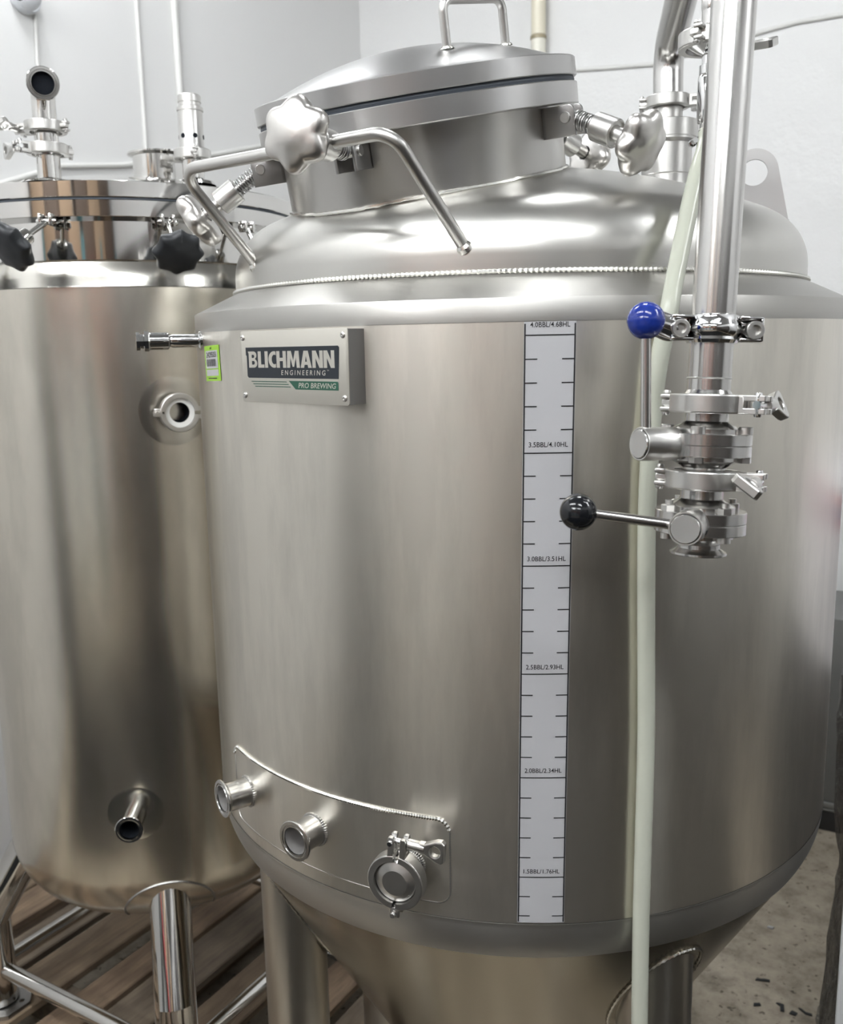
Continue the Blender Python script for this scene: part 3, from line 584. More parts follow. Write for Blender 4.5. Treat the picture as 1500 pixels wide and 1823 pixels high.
# butterfly valves
def valve(name, s_top, s_mid, s_bot, hub_dir, hub_len, lever_dir, lever_len, ballm, label, body_r=0.0405, nuts_up=False, spin=40, lever_in=0.0068):
    M = vframe(s_mid, -left); Mi = M.inverted()
    r = root(name, M, label, 'valve')
    up = s_mid - s_top; dn = s_bot - s_mid
    bt = 0.0102       # half thickness of the body pair
    for sg, nm in ((1, 'body_half'), (-1, 'body_half')):
        g = G().lathe([(0.0174, sg * 0.0002), (body_r - .0006, sg * 0.0002), (body_r, sg * 0.0008), (body_r, sg * (bt - .0006)), (body_r - .0006, sg * bt), (0.030, sg * bt), (0.030, sg * (bt + .0040)), (0.0292, sg * (bt + .0048)), (0.0200, sg * (bt + .0098)), (0.0191, sg * (bt + .0106))], 64)
        l = up if sg > 0 else dn
        g.lathe([(0.0191, sg * (bt + .0100)), (0.0191, sg * (l - .0062)), (0.0240, sg * (l - .003)), (0.02525, sg * (l - .0024)), (0.02525, sg * (l - .0006)), (0.0246, sg * l), (0.0174, sg * l), (0.0174, sg * 0.0002)], 48)
        link(nm, g, S_TUBE, r)
    for k in range(4):
        a = rad(spin + 90 * k); p = (0.0345 * math.cos(a), 0.0345 * math.sin(a))
        g = G()
        if nuts_up:
            g.lathe([(0, bt + .0), (0.0068, bt), (0.0068, bt + .0050), (0.0060, bt + .0056), (0.0036, bt + .0056), (0.0036, bt + .0092), (0, bt + .0094)], 6, T(*p, 0)).lathe([(0.0036, bt + .005), (0.0036, bt + .0095), (0, bt + .0098)], 14, T(*p, 0))
            g.lathe([(0, -bt), (0.0060, -bt), (0.0060, -bt - .0050), (0, -bt - .0055)], 14, T(*p, 0))
        else:
            g.lathe([(0, bt), (0.0062, bt), (0.0062, bt + .0060), (0.0055, bt + .0066), (0.0033, bt + .0066), (0.0033, bt + .004), (0, bt + .004)], 20, T(*p, 0))
            g.lathe([(0, -bt), (0.0066, -bt), (0.0066, -bt - .0048), (0.006, -bt - .0052), (0, -bt - .0052)], 6, T(*p, 0))
        link('body_bolt', g, S_CAST, r)
    hd = (Mi.to_3x3() @ V3(hub_dir)); hd.z *= 1.0; hd.normalize()
    HM = frame((0, 0, 0), hd, Mi.to_3x3() @ V3(lever_dir))
    h0_, h1_ = body_r - .006, hub_len
    sl = G().lathe([(0.006, h0_), (0.0138, h0_), (0.0148, h0_ + .001), (0.0148, h1_ - .001), (0.0143, h1_), (0.0132, h1_), (0.0132, h0_ + .004)], 48, HM)
    hb_ = link('hub_sleeve', sl, S_CAST, r)
    link('hub_core', G().lathe([(0.0127, h0_ + .003), (0.0127, h1_ + .0006), (0.0120, h1_ + .0014), (0, h1_ + .0014)], 48, HM), S_TUBE, hb_)
    for k in (0, 1, 2):
        a = rad(60 + 55 * k); p = HM @ V3((0.0147 * math.cos(a), 0.0147 * math.sin(a), h0_ + .013)); nn = HM.to_3x3() @ V3((math.cos(a), math.sin(a), 0))
        link('lock_slot', G().lathe([(0, 0.0003), (0.0022, 0.0003), (0.0024, 0)], 14, frame(p, nn)), M_BORE, hb_)
    ld = V3(lever_dir).normalized(); base = HM @ V3((0, 0, h1_ - lever_in)); ldl = Mi.to_3x3() @ ld
    lv = link('lever', G().tube([base + ldl * 0.006, base + ldl * lever_len], 0.0046, 20), S_TUBE, r)
    LM_ = frame(base + ldl * (lever_len + .010), ldl)
    rb = 0.0162
    bp = [(0, rb)] + [(rb * math.sin(rad(x)), rb * math.cos(rad(x))) for x in range(8, 84, 8)] + [(rb * 1.012, 0.0009), (rb * 1.012, -0.0009)] + [(rb * math.sin(rad(x)), rb * math.cos(rad(x))) for x in range(96, 160, 8)] + [(0.0052, -rb * .95)]
    link('ball_knob', G().lathe(bp, 40, LM_), ballm, lv)
    return r
lft = left; tc = front
valve('butterfly_valve', 0.3416, 0.3778, 0.4090, lft * math.cos(rad(24)) + tc * math.sin(rad(24)), 0.0725, -AX + left * 0.055, 0.096, M_BLUE, 'steel butterfly valve with upright lever and blue ball knob', spin=62)
tri_clamp('tri_clamp', vframe(0.4094, (-left) * 0.87 + front * 0.49), 'lower steel clamp on the front pipe between the two butterfly valves', None, flip=yfs, wing=-35)
valve('butterfly_valve', 0.4098, 0.4476, 0.4782, tc * math.cos(rad(27)) + lft * math.sin(rad(27)), 0.066, lft * 0.97 - tc * 0.05 + UPV * 0.10, 0.086, M_BLACKG, 'lowest steel butterfly valve with sideways lever and black ball knob', nuts_up=True, spin=20, lever_in=0.016)

# ------------------------------------------------------------------ pressure line: thin tube, capped clamp, chrome check valve, hose
hx = V3((0.333, -0.212, 0)); zc_ = 1.866
PL = root('check_valve', (hx.x, hx.y, zc_), 'slim chrome check valve under a thin tube behind the tall pipe', 'valve')
link('supply_tube', G().tube([(0, 0, 0.008), (0, 0, 0.235)], 0.0095, 20).lathe([(0.0095, 0.03), (0.0102, 0.033), (0.0102, 0.042), (0.0095, 0.045)], 24), S_TUBE, PL)
link('upper_ferrule', G().lathe([(0.0095, 0.016), (0.012, 0.012), (0.02525, 0.004), (0.02525, 0.0006), (0, 0.0006)], 32), S_CAST, PL)
link('lower_cap', G().lathe([(0, -0.0006), (0.02525, -0.0006), (0.02525, -0.004), (0.014, -0.011), (0.008, -0.014), (0.008, -0.024), (0.0105, -0.025), (0.0105, -0.034), (0.0095, -0.035)], 32), S_CHROME, PL)
link('valve_body', G().lathe([(0.0095, -0.033), (0.0112, -0.036), (0.0118, -0.038), (0.0118, -0.080), (0.0108, -0.083), (0.0085, -0.084), (0.0085, -0.090), (0.0098, -0.091), (0.0098, -0.097), (0.0082, -0.098), (0.0082, -0.125)], 28), S_CHROME, PL)
tri_clamp('tri_clamp', T(hx.x, hx.y, zc_) @ RZ(84), 'steel clamp on the thin tube at the top, half hidden by the tall pipe', None, flip=-1, wing=20)
hp = [V3((hx.x, hx.y, zc_ - .092)), V3((0.334, -0.221, 1.755)), V3((0.332, -0.253, 1.712)), V3((0.331, -0.308, 1.622))]
hp += [pol(R + .0112, -45.62, 1.576), pol(R + .0105, -47.14, 1.497), pol(R + .0105, -47.74, 1.38), pol(R + .0105, -47.5, 1.258), pol(R + .0105, -47.1, 1.13), pol(R + .0105, -47.1, 0.996), pol(R + .0105, -47.13, 0.90), pol(R + .012, -47.0, 0.75), pol(R + .016, -46.5, 0.5), pol(R + .02, -46, 0.25), pol(R + .03, -45, 0.06), pol(R + .07, -42, 0.0105), pol(R + .16, -36, 0.0105)]
# catmull-rom
sm = []
for i in range(len(hp) - 1):
    p0, p1, p2, p3 = hp[max(0, i - 1)], hp[i], hp[i + 1], hp[min(len(hp) - 1, i + 2)]
    for k in range(6):
        t = k / 6; sm.append(0.5 * ((2 * p1) + (p2 - p0) * t + (2 * p0 - 5 * p1 + 4 * p2 - p3) * t * t + (3 * p1 - p0 - 3 * p2 + p3) * t ** 3))
sm.append(hp[-1])
HS = link('silicone_hose', G().tube(sm, 0.0096, 20), M_HOSE); setp(HS, 'milky translucent hose hanging down the front of the large tank', 'hose')
HCm = frame(V3((hx.x, hx.y - .001, zc_ - .103)), (0, 0.08, 1), left)
HC = root('hose_clamp', HCm, 'small worm drive band clamp at the top of the hose', 'clamp')
link('band', G().lathe([(0.0098, -0.0045), (0.0106, -0.0045), (0.0106, 0.0045), (0.0098, 0.0045)], 32), S_CHROME, HC)
g = G().lathe([(0, -0.006), (0.0030, -0.006), (0.0030, 0.005), (0.0042, 0.005), (0.0042, 0.009), (0, 0.009)], 8, T(0.0135, 0, 0) @ RX(90))
link('worm_screw', g, S_CHROME, HC)

# ------------------------------------------------------------------ the left tank
LX, LY = -0.866, 0.053
K = root('brew_kettle', (LX, LY, 0), 'polished steel cylindrical tank with bolted lid, left of the fermenter', 'tank')
rb, zb = 0.32, 0.565
bot = [(rb, zb)] + [(rb - 0.12 * (1 - math.cos(rad(8.4 * i))), zb - 0.12 * math.sin(rad(8.4 * i))) for i in range(1, 11)] + [(0.1, 0.432), (0, 0.428)]
link('body', G().lathe([(0.319, 1.657), (rb, 1.656)] + [(rb, z / 100) for z in range(160, 56, -8)] + bot, 160), S_KETTLE, K)
link('shoulder', G().lathe([(rb, 1.657), (rb - .0006, 1.6585), (0.3165, 1.672), (0.3125, 1.684), (0.3075, 1.694), (0.3055, 1.6985)], 160), S_PAD, K)
link('neck_band', G().lathe([(0.305, 1.698), (0.3065, 1.700), (0.305, 1.702), (0.305, 1.770)], 160), S_MIRROR, K)
link('body_flange', G().lathe([(0.305, 1.768), (0.334, 1.768), (0.335, 1.769), (0.335, 1.794), (0.334, 1.795), (0.30, 1.795)], 160), S_MIRROR, K)
link('lid_seal', G().lathe([(0.30, 1.795), (0.332, 1.795), (0.332, 1.799), (0.30, 1.799)], 120), M_GASK, K)
lp = [(0.30, 1.799), (0.334, 1.799), (0.335, 1.800), (0.335, 1.824), (0.334, 1.825), (0.302, 1.8255)]
Rk = (0.30 ** 2 + 0.052 ** 2) / (2 * 0.052); ak = math.asin(0.30 / Rk)
def klid(r): return 1.8255 + math.sqrt(Rk * Rk - r * r) - (Rk - 0.052)
lp += [(Rk * math.sin(ak * (1 - i / 16)), 1.8255 + Rk * math.cos(ak * (1 - i / 16)) - (Rk - 0.052)) for i in range(1, 17)]
KL = link('kettle_lid', G().lathe(lp, 160), S_MIRROR, K)
def pt_off(x, y): return V3((x, y, klid(min(0.29, math.hypot(x, y)))))
# ports on the lid
w1 = V3((0.1165, -0.267, 0)); zw1 = klid(0.2915)
VP = link('vent_port', G().lathe([(0.050, -0.004), (0.046, 0.0), (0.0215, 0.003), (0.0191, 0.006), (0.0191, 0.043), (0.02525, 0.048), (0.02525, 0.052)], 40), S_MIRROR, KL, T(w1.x, w1.y, zw1))
w2 = V3((0.070, 0.028, 0))
link('large_ferrule', G().lathe([(0.050, -0.03), (0.050, 0.046), (0.0595, 0.050), (0.0595, 0.053), (0.047, 0.053), (0.047, -0.02)], 56), S_MIRROR, KL, T(w2.x, w2.y, klid(0.10)))
w3 = V3((0.198, -0.0135, 0)); zw3 = klid(0.20)
link('relief_port', G().lathe([(0.040, -0.006), (0.036, 0.0), (0.0215, 0.003), (0.0191, 0.006), (0.0191, 0.039), (0.02525, 0.044), (0.02525, 0.048)], 40), S_MIRROR, KL, T(w3.x, w3.y, zw3))
# front ports with polished pads
def kport(az, z, l, rad_pad):
    e = pol(1, az, 0); M = frame(pol(rb - .004, az, z), e, (0, 0, 1))
    P_ = link('port_tube', G().lathe(ferrule_prof(l + .004), 48), S_MIRROR, K, M)
    link('bore', G().lathe([(0.0173, 0.002), (0, 0.002)], 32).lathe([(0.0172, 0.0), (0.0172, l + .0005)], 32), M_BORE, P_)
    V_ = [(0, 0, 0.0007)]; F_ = []
    for i in range(1, 9):
        for j in range(48): V_.append((rad_pad * i / 8 * math.cos(2 * PI * j / 48), rad_pad * i / 8 * math.sin(2 * PI * j / 48), 0.0007 if i < 8 else 0.0001))
    F_ += [(0, 1 + j, 1 + (j + 1) % 48) for j in range(48)]
    for i in range(7): F_ += [(1 + i * 48 + j, 1 + i * 48 + (j + 1) % 48, 1 + (i + 1) * 48 + (j + 1) % 48, 1 + (i + 1) * 48 + j) for j in range(48)]
    link('polished_pad', G().add(V_, F_).map(cylmap(rb, az, z)), S_PAD, K)
    return frame(pol(rb + l, az, z) + V3((LX, LY, 0)), e, (0, 0, 1))
m1 = kport(-32.4, 1.4445, 0.040, 0.060)
kport(-53.3, 0.7045, 0.060, 0.052)
c_ = tri_clamp('tri_clamp', m1 @ T(0, 0, .002) @ RZ(-92), 'open steel clamp holding a white gasket on the left tank port', None, nut=False)
link('gasket', G().lathe([(0.0172, -0.001), (0.0172, 0.0022), (0.0255, 0.0022), (0.0255, -0.001)], 40), M_WHITEG, c_)
# swing bolts with black star knobs
def kbolt(az, droop, sideways=0.0, spin=0, ln=0.072):
    e = pol(1, az, 0); t = V3((-e.y, e.x, 0)); hp_ = e * 0.334 + V3((0, 0, 1.764))
    g = G()
    for s in (1, -1): g.box(0.020, 0.005, 0.020, 0.002, Matrix(((e.x, t.x, 0, hp_.x + t.x * s * .009), (e.y, t.y, 0, hp_.y + t.y * s * .009), (0, 0, 1, hp_.z - .001), (0, 0, 0, 1))))
    g.lathe([(0, -.017), (0.0045, -.017), (0.0055, -.0145), (0.0055, .0145), (0.0045, .017), (0, .017)], 16, frame(hp_ + V3((0, 0, -.003)), t))
    o = link('hinge_lug', g, S_MIRROR, K)
    d = (e * math.cos(rad(droop)) + t * math.sin(rad(sideways)) - V3((0, 0, 1)) * math.sin(rad(droop))).normalized(); Bm = frame(hp_ + V3((0, 0, -.003)), d, t)
    link('eye_bolt', G().lathe([(0, -.004), (0.0045, -.004), (0.0045, ln * .6), (0.010, ln * .6), (0.0135, ln * .62), (0.0135, ln - .004), (0.0115, ln), (0.0, ln)], 24, Bm), S_MIRROR, o)
    link('star_knob', star_knob(8, 0.0415, 0.024, 0.075, 0.003, True).map(lambda v: Bm @ (RZ(spin) @ (v + V3((0, 0, ln - .004))))), M_BLACK, o, ang=40)
kbolt(-94, 45); kbolt(-64.5, 36, -24, 10, 0.076); kbolt(-31.3, 42, 0, 0, 0.074); kbolt(-5, 55, -6, 12); kbolt(26, 45)
# legs and rails
ct = [(-0.274, -0.27), (0.274, -0.27), (0.274, 0.27), (-0.274, 0.27)]
for x, y in ct:
    k_ = 0.675; L_ = link('leg', G().tube([(x * k_, y * k_, 0.568), (x, y, 0.352), (x, y, 0.155)], 0.0385, 36), S_MIRROR, K, ang=20)
    link('foot_plate', G().ext(circ(0.068, 8, x, y, 22.5, 382.5), 0.010, [circ(0.006, 10, x + .05 * sx, y + .05 * sy) for sx, sy in ((.92, .38), (-.92, .38), (.38, -.92), (-.38, -.92))], T(0, 0, 0.141)), S_DULL, L_)
    def bz(z_):
        for (r0, z0), (r1, z1) in zip(bot, bot[1:]):
            if z1 <= z_ <= z0: return r0 + (r1 - r0) * (z0 - z_) / max(1e-9, z0 - z1)
        return rb
    az_ = math.degrees(math.atan2(y, x)); pts = []
    for i in range(61):
        zz = 0.470 + 0.088 * math.sin(PI * i / 60); pts.append(pol(bz(zz) + .0004, az_ + 17 * math.cos(PI * i / 60), zz))
    link('pad_weld', bead(pts, 0.0022, False, 6, 0.1), S_DULL, L_)
for i in range(4):
    (x0, y0), (x1, y1) = ct[i], ct[(i + 1) % 4]
    link('rail', G().tube([(x0, y0, 0.232), (x1, y1, 0.232)], 0.0165, 24), S_MIRROR, K)
# fittings standing on the lid
vo = V3((LX + w1.x, LY + w1.y, zw1 + .0525))
VE = root('vent_elbow', T(*vo), 'steel vent elbow with open mouth on the left tank lid', 'pipe')
link('spacer_tube', G().lathe([(0.02525, 0.0), (0.02525, 0.003), (0.0191, 0.008), (0.0191, 0.027), (0.02525, 0.032), (0.02525, 0.0345)], 40), S_MIRROR, VE)
el = V3((0.78, -0.58, -0.10)).normalized()
link('elbow_tube', G().lathe([(0.02525, 0.035), (0.02525, 0.038), (0.0191, 0.043)], 40).tube([(0, 0, 0.039), (0, 0, 0.096), V3((0, 0, 0.096)) + el * 0.046], 0.0191, 36, 0.030), S_MIRROR, VE)
EM = frame(V3((0, 0, 0.096)) + el * 0.044, el)
link('elbow_ferrule', G().lathe(ferrule_prof(0.012), 44, EM), S_MIRROR, VE)
link('bore', G().lathe([(0.0172, 0.0110), (0.0168, 0.004), (0, 0.004)], 32, EM), M_BORE, VE)
tri_clamp('tri_clamp', T(*(vo + V3((0, 0, -.0003)))) @ RZ(-105), 'lower of two steel clamps on the vent elbow stack', None, flip=-1, wing=90)
tri_clamp('tri_clamp', T(*(vo + V3((0, 0, .0347)))) @ RZ(195), 'upper of two steel clamps on the vent elbow stack', None, flip=1, wing=30)
ro = V3((LX + w3.x, LY + w3.y, zw3 + .0485))
RV = root('relief_valve', T(*ro), 'upright steel pressure relief valve on the left tank lid', 'valve')
link('valve_body', G().lathe([(0, 0.0), (0.02525, 0.0), (0.02525, 0.003), (0.0222, 0.009), (0.0222, 0.074), (0.0240, 0.075), (0.0240, 0.081), (0.0212, 0.082), (0.0196, 0.083)], 44), S_CAST, RV)
link('cap', G().lathe([(0.0196, 0.083), (0.0196, 0.089), (0.0210, 0.090), (0.0210, 0.101), (0.0198, 0.1025), (0, 0.1025)], 44), S_CAST, RV)
for a_ in (-88, -28, 32, 92, 152, 212): link('relief_hole', G().lathe([(0, 0.0003), (0.0043, 0.0003), (0.0045, -0.001)], 16, frame(pol(0.0222, a_, 0.030), pol(1, a_, 0))), M_BORE, RV)
tri_clamp('tri_clamp', T(*(ro + V3((0, 0, -.0003)))) @ RZ(140), 'steel clamp at the foot of the pressure relief valve', None, flip=1, wing=0)

# ------------------------------------------------------------------ pallet under the left tank
PX0, PX1, PY0, PY1 = -1.60, -0.325, -0.80, 0.60
PLT = root('wooden_pallet', (-0.96, -0.1, 0), 'weathered wooden pallet of spaced boards under the left tank', 'pallet')
def board(name, x0, x1, y0, y1, z0, z1, m, jig=0.0):
    g = G().box(x1 - x0, y1 - y0, z1 - z0, 0.003, None, 1)
    return link(name, g, m, PLT, T((x0 + x1) / 2 + 0.96, (y0 + y1) / 2 + 0.1, (z0 + z1) / 2) @ RZ(jig))
xs = [(-1.60, -1.480), (-1.468, -1.366), (-1.318, -1.212), (-1.190, -1.071), (-1.021, -0.934), (-0.918, -0.802), (-0.752, -0.640), (-0.580, -0.492), (-0.462, -0.340)]
for i, (a_, b_) in enumerate(xs):
    y1 = PY1 - (0.0, 0.02, 0.0, 0.03, 0.01, 0.0, 0.02, 0.0, 0.01)[i]
    board('deck_board', a_, b_, PY0 + 0.02 * (i % 3), y1, 0.120 + 0.001 * (i % 2), 0.140 + 0.001 * (i % 2), WOODS[i % 3], (i % 3 - 1) * 0.25)
for y in (-0.74, -0.10, 0.52): board('stringer', PX0 + .02, PX1 - .02, y - .02, y + .02, 0.022, 0.119, WOODS[2])
for x in (-1.52, -0.96, -0.41): board('bottom_board', x - .05, x + .05, PY0, PY1 - .03, 0.001, 0.0215, WOODS[1])

# ------------------------------------------------------------------ things on the walls
sc_ = root('security_camera', T(XL, 0.482, 2.489) @ RY(90) @ Matrix.Scale(0.8, 4), 'white ball security camera on the left wall at the top corner', 'camera')
link('base_ring', G().lathe([(0.052, 0.0), (0.054, 0.004), (0.054, 0.030), (0.050, 0.034)], 36), M_CAMW, sc_)
hd_ = frame((0, 0, 0.034), V3((0.28, -0.93, 0.25)))
link('ball_housing', G().lathe([(0.048 * math.sin(rad(x)), 0.006 + 0.048 * math.cos(rad(x))) for x in range(22, 106, 6)], 36, hd_), M_CAMW, sc_)
link('lens', G().lathe([(0.0185, 0.050), (0.0185, 0.0475), (0, 0.0475)], 28, hd_), M_BLACKG, sc_)
def wire(name, pts, r, label, cat, m=None, group=None):
    o = link(name, G().tube(pts, r, 10), m or M_CABLE); return setp(o, label, cat, group)
wire('camera_cable', [(XL + .006, 0.515, 2.452), (XL + .006, 0.509, 2.333), (XL + .006, 0.52, 2.18), (XL + .006, 0.53, 1.4)], 0.005, 'thin white cable dropping from the security camera', 'cable')
wire('wall_cable', [(XL + .005, 0.887, 3.33), (XL + .005, 0.885, 2.5), (XL + .005, 0.883, 2.0), (XL + .005, 0.88, 1.2)], 0.006, 'slender vertical white cable on the left wall above the large ferrule', 'cable')
wire('wall_conduit', [(XL + .010, 1.038, 3.33), (XL + .010, 1.038, 2.6), (XL + .010, 1.040, 2.30), (XL + .010, 1.04, 1.2)], 0.011, 'vertical white conduit on the wall behind the relief valve', 'conduit')
wire('wall_cable', [(XL + .006, -0.6, 1.92), (XL + .006, 0.10, 1.945), (XL + .006, 0.361, 1.995), (XL + .006, 0.559, 2.068), (XL + .006, 0.783, 2.103), (XL + .006, 1.20, 2.20), (XL + .006, 1.50, 2.283), (XL + .006, 1.9, 2.385), (XL + .012, YB - .012, 2.43), (-1.2, YB - .006, 2.45), (-0.80, YB - .006, 2.535), (-0.724, YB - .006, 2.522), (-0.444, YB - .006, 2.497), (-0.117, YB - .006, 2.537), (0.02, YB - .006, 2.55), (0.155, YB - .006, 2.548), (1.0, YB - .006, 2.56)], 0.0075, 'long white cable sagging across both white walls behind the tanks', 'cable')
cp = root('drain_pipe', (-0.868, YB - .035, 0), 'cream plastic pipe running down the textured back wall', 'pipe')
link('upper_pipe', G().lathe([(0.0265, 2.655), (0.0265, 3.34)], 32), M_CREAM, cp)
link('pipe_joint', G().lathe([(0.0265, 2.640), (0.0295, 2.642), (0.0295, 2.652), (0.0265, 2.656)], 32), mat('joint_brown', (0.30, 0.26, 0.17), 0.5), cp)
link('lower_pipe', G().lathe([(0.0272, 0.0), (0.0272, 2.642)], 32), mat('pale_pvc', (0.68, 0.66, 0.58), 0.4), cp)

# ------------------------------------------------------------------ right side: wrapped load, carton, cabinet, post, scraps
WL = root('wrapped_load', (0.85, 0.74, 0), 'tall dark goods on the right wrapped in crumpled clear film', 'load')
link('goods', G().box(0.74, 0.76, 0.95, 0.06, T(0.0, 0, 0.50)), M_WRAPD, WL)
bm = bmesh.new(); bmesh.ops.create_cube(bm, size=1); bmesh.ops.scale(bm, vec=(0.80, 0.82, 0.99), verts=bm.verts); bmesh.ops.translate(bm, vec=(0, 0, 0.500), verts=bm.verts)
bmesh.ops.subdivide_edges(bm, edges=bm.edges[:], cuts=44, use_grid_fill=True)
from mathutils import noise as mn
for v in bm.verts:
    q = v.co.copy(); d_ = 0.010 - abs(mn.noise(q * 6.0)) * 0.026 - abs(mn.noise(V3((q.x * 22, q.y * 22, q.z * 13)))) * 0.014 + mn.noise(q * 2.5) * 0.012
    nn = V3((q.x, q.y, 0)).normalized(); fl = max(0, 0.22 - q.z); v.co += nn * (d_ - 0.004)
    if fl > 0 and q.x < -0.2: v.co.x -= fl * 0.35 * (0.6 + 0.4 * mn.noise(q * 5))
link('film_wrap', G().bm(bm), M_FILM, WL, ang=12)
CB = root('carton', (0.70, 0.56, 1.0), 'white carton with red and blue print on the wrapped load', 'box')
link('box_body', G().box(0.48, 0.42, 0.31, 0.004, T(0, 0, 0.157)), M_WHITEBOX, CB)
for zz, m_, h_ in ((0.285, M_RED, .012), (0.262, M_BLUEINK, .010), (0.245, M_RED, .006)): link('printed_band', G().box(0.484, 0.424, h_, 0, T(0, 0, zz)), m_, CB)
GC = root('steel_cabinet', (0.62, 1.88, 0), 'low grey steel cabinet with ridged base behind the large tank', 'cabinet')
link('cabinet_body', G().box(0.95, 0.36, 0.60, 0.004, T(0, 0, 0.40)), M_GREYCAB, GC)
link('base_ridge', G().lathe([(0, 0), (0, 0)], 3).box(0.97, 0.372, 0.018, 0.004, T(0, 0, 0.089)).box(0.965, 0.369, 0.010, 0.003, T(0, 0, 0.073)), mat('grey_ridge', (0.20, 0.20, 0.19), 0.45), GC)
link('plinth', G().box(0.95, 0.36, 0.068, 0.002, T(0, 0, 0.034)), M_DARK, GC)
po = root('corner_post', (0.556, -0.392, 0.0128), 'pale grey square post at the right edge of the frame', 'post')
link('post_tube', G().box(0.042, 0.042, 1.05, 0.004, T(0, 0, 0.537)), M_POST, po)
link('post_foot', G().box(0.09, 0.09, 0.010, 0.002, T(0, 0, 0.005)), M_POST, po)
sh = [((0.263, 0.867), [(-.018, -.003), (.016, -.004), (.017, .003), (.004, .005), (-.016, .002)], 20, 'flat black plastic scrap furthest from the wrapped load'),
      ((0.268, 0.772), [(-.010, -.004), (.008, -.005), (.009, .004), (-.006, .005)], 35, 'tiny black chip left of the group on the floor'),
      ((0.319, 0.790), [(-.010, .012), (-.003, .014), (.007, .010), (.006, -.014), (-.003, -.013), (-.002, .004)], 15, 'bent black scrap in the middle of the floor'),
      ((0.347, 0.784), [(-.008, -.006), (.006, -.007), (.009, .003), (-.004, .007)], 0, 'small black chip beside the bent scrap'),
      ((0.372, 0.800), [(-.012, .014), (-.006, .012), (.000, .000), (.012, -.006), (.010, -.012), (-.003, -.006)], 30, 'crooked black scrap against the film skirt')]
for (x, y), ol_, rz, lb in sh:
    o = link('floor_scrap', G().ext(ol_, 0.0035, bev=0.0008), M_RUBBERB, None, T(x, y, 0.0002) @ RZ(rz)); setp(o, lb, 'scrap', 'black scraps on the concrete floor')
o = link('paper_scrap', G().ext([(-.008, -.004), (.006, -.006), (.009, .004), (-.005, .006)], 0.003, bev=0.0008), M_STICK, None, T(0.239, 1.094, 0.0002)); setp(o, 'tiny white paper scrap on the concrete floor', 'scrap')

# ------------------------------------------------------------------ unseen ceiling lights, and furniture added only for the steel to reflect
def fixture(x, y, ln, wh):
    f_ = root('ceiling_light', T(x, y, ZC), 'twin tube ceiling light ' + wh, 'light', 'ceiling lights')
    link('housing', G().box(ln, 0.34, 0.05, 0.004, T(0, 0, -0.026)), M_CEIL, f_)
    for s in (-1, 1): link('tube', G().lathe([(0.02, -ln * .49), (0.02, ln * .49)], 16, T(0, s * 0.10, -0.075) @ RY(90)), M_LED, f_)
for x, y, ln_, wh in ((-0.65, -1.75, 1.5, 'nearest the left wall'), (1.25, -1.75, 1.5, 'right of the one nearest the left wall'), (-0.4, -3.6, 1.5, 'added over the front floor, left, lighting the far wall'), (1.4, -3.6, 1.5, 'added over the front floor, right, lighting the far wall'),
                  (2.45, 0.1, 1.5, 'added to brighten the right wall'), (-1.15, 0.10, 0.7, 'added above the left tank to brighten the left wall'), (-0.45, -4.3, 0.9, 'added at the far end to brighten the far wall'), (0.0, 0.25, 0.4, 'added above the fermenter to brighten its shoulder')): fixture(x, y, ln_, wh)  # tube type follows the ball glints; those labelled added brighten walls and shoulder
def rack(x0, lb, boxes, zs=(0.45, 1.25, 2.0)):  # racks added out of view for the steel to reflect
    r = root('added_rack', (x0, -5.2, 0), lb, 'rack')
    for x in (-1.15, 0.0, 1.15):
        for y in (-0.3, 0.3): link('upright', G().box(0.07, 0.07, 2.3, 0.004, T(x, y, 1.15)), M_TEAL, r)
    for z in zs:
        for y in (-0.33, 0.33): link('beam', G().box(2.3, 0.05, 0.10, 0.003, T(0, y, z)), M_RED if z > 1.9 else M_SHELFW, r)
        link('shelf_board', G().box(2.3, 0.64, 0.02, 0, T(0, 0, z + .06)), M_SHELFW, r)
    for (x, z, w_, h_, m_, lb2) in boxes:
        o = link('added_box', G().box(w_, .5, h_, .004), m_, None, T(x0 + x, -5.2, z + .072 + h_ / 2)); setp(o, lb2, 'box', 'added boxes on the unseen racks')
M_DBOX = mat('added_dark_box', (0.075, 0.05, 0.035), 0.7)  # rack boxes are added too, toning the steel's upper reflections
rack(1.95, 'added red and teal rack on the far right behind the camera, for reflections', (
    (-.72, .45, .75, .62, M_WHITEBOX, 'added white box left on the lowest shelf of the right rack'), (.1, .45, .75, .6, M_DBOX, 'added dark box in the middle of the lowest shelf of the right rack'), (.8, .45, .55, .6, M_CARD, 'added brown box right on the lowest shelf of the right rack'),
    (-.72, 1.25, .75, .6, M_CARD, 'added brown box left on the middle shelf of the right rack'), (.1, 1.25, .7, .6, M_DBOX, 'added dark box in the middle of the middle shelf of the right rack'), (.8, 1.25, .5, .55, M_DBOX, 'added dark box right on the middle shelf of the right rack'),
    (-.75, 2.0, .7, .8, M_DBOX, 'added tall dark box left on top of the right rack'), (0, 2.0, .7, .8, M_CARD, 'added tall brown box in the middle on top of the right rack'), (.75, 2.0, .7, .8, M_DBOX, 'added tall dark box right on top of the right rack')))
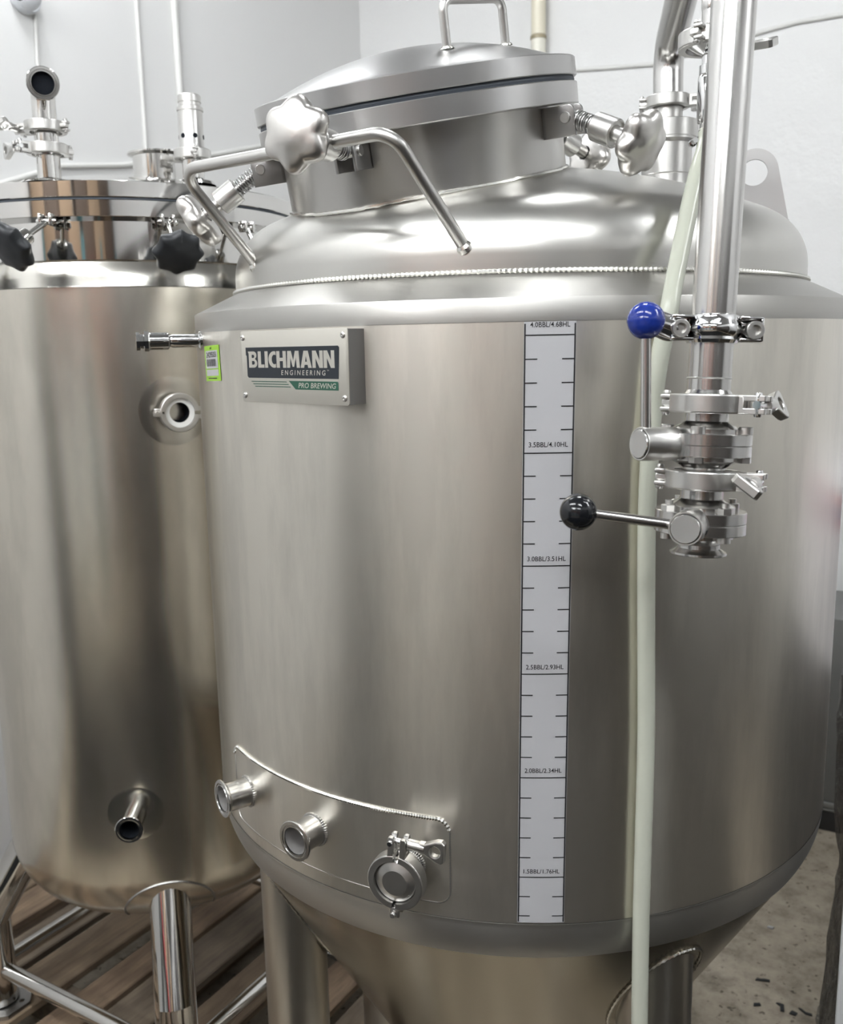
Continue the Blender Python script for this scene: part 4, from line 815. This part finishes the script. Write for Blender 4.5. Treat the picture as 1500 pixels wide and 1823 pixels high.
rack(-0.45, 'added red and teal rack on the far left behind the camera, for reflections', (
    (-.75, 2.0, .7, .8, M_CARD, 'added tall brown box left on top of the left rack'), (0, 2.0, .7, .8, M_DBOX, 'added tall dark box in the middle on top of the left rack'), (.75, 2.0, .7, .8, M_CARD, 'added tall brown box right on top of the left rack')), (2.0,))
def block(name, M, sx, sy, sz, m, label, cat):  # unseen dark loads, added to darken the right-hand reflections
    r = root(name, M, label, cat)
    link('stacked_body', G().box(sx, sy, sz, 0.03, T(0, 0, sz / 2 + .15)), m, r)
    link('base_pallet', G().box(sx + .06, sy + .06, 0.02, 0.003, T(0, 0, 0.13)).box(sx, 0.09, 0.115, 0.003, T(0, sy * .42, 0.0585)).box(sx, 0.09, 0.115, 0.003, T(0, -sy * .42, 0.0585)), WOODS[1], r)
block('added_load', (2.75, -2.4, 0), 0.75, 3.2, 2.0, M_WRAPD, 'added tall dark load along the right wall behind the camera, darkening reflections', 'load')
block('added_load', (2.75, 0.15, 0), 0.75, 1.4, 0.75, M_WRAPD, 'added low dark load along the right wall, darkening reflections', 'load')
lk_ = root('added_locker', (XL + .24, -3.35, 0), 'added tall grey locker against the left wall behind the camera, for reflections', 'locker')  # locker added out of view to put an upright band in the reflections
link('locker_body', G().box(0.46, 0.8, 1.9, 0.006, T(0, 0, 0.97)), M_GREYCAB, lk_)
for y_ in (-.2, .2): link('locker_door', G().box(0.012, 0.385, 1.8, 0.003, T(0.235, y_, 0.98)), M_GREYCAB, lk_)
m2_ = link('added_mat', G().ext([(-0.175, -1.235), (2.33, -1.235), (2.33, 0.30), (0.41, 0.30), (0.41, -0.53), (-0.175, -0.53)], 0.012), mat('floor_shade_sheet', (0.03, 0.026, 0.02), 0.95, 0.0, Specular_IOR_Level=0.1), None, T(0, 0, 0.0005)); setp(m2_, 'added bent dark sheet standing in for floor shade below the fermenter', 'mat')  # dark sheet added over shaded floor to darken cone and jacket reflections
mt_ = link('added_mat', G().box(3.75, 2.1, 0.012, 0.003, T(0.44, -2.30, 0.0065)), mat('added_mat_black', (0.014, 0.014, 0.014), 0.95, 0.0, Specular_IOR_Level=0.1)); setp(mt_, 'added wide black mat in front of the tanks, darkening their reflections', 'mat')  # black sheet added out of view so the tanks' lower reflections go dark
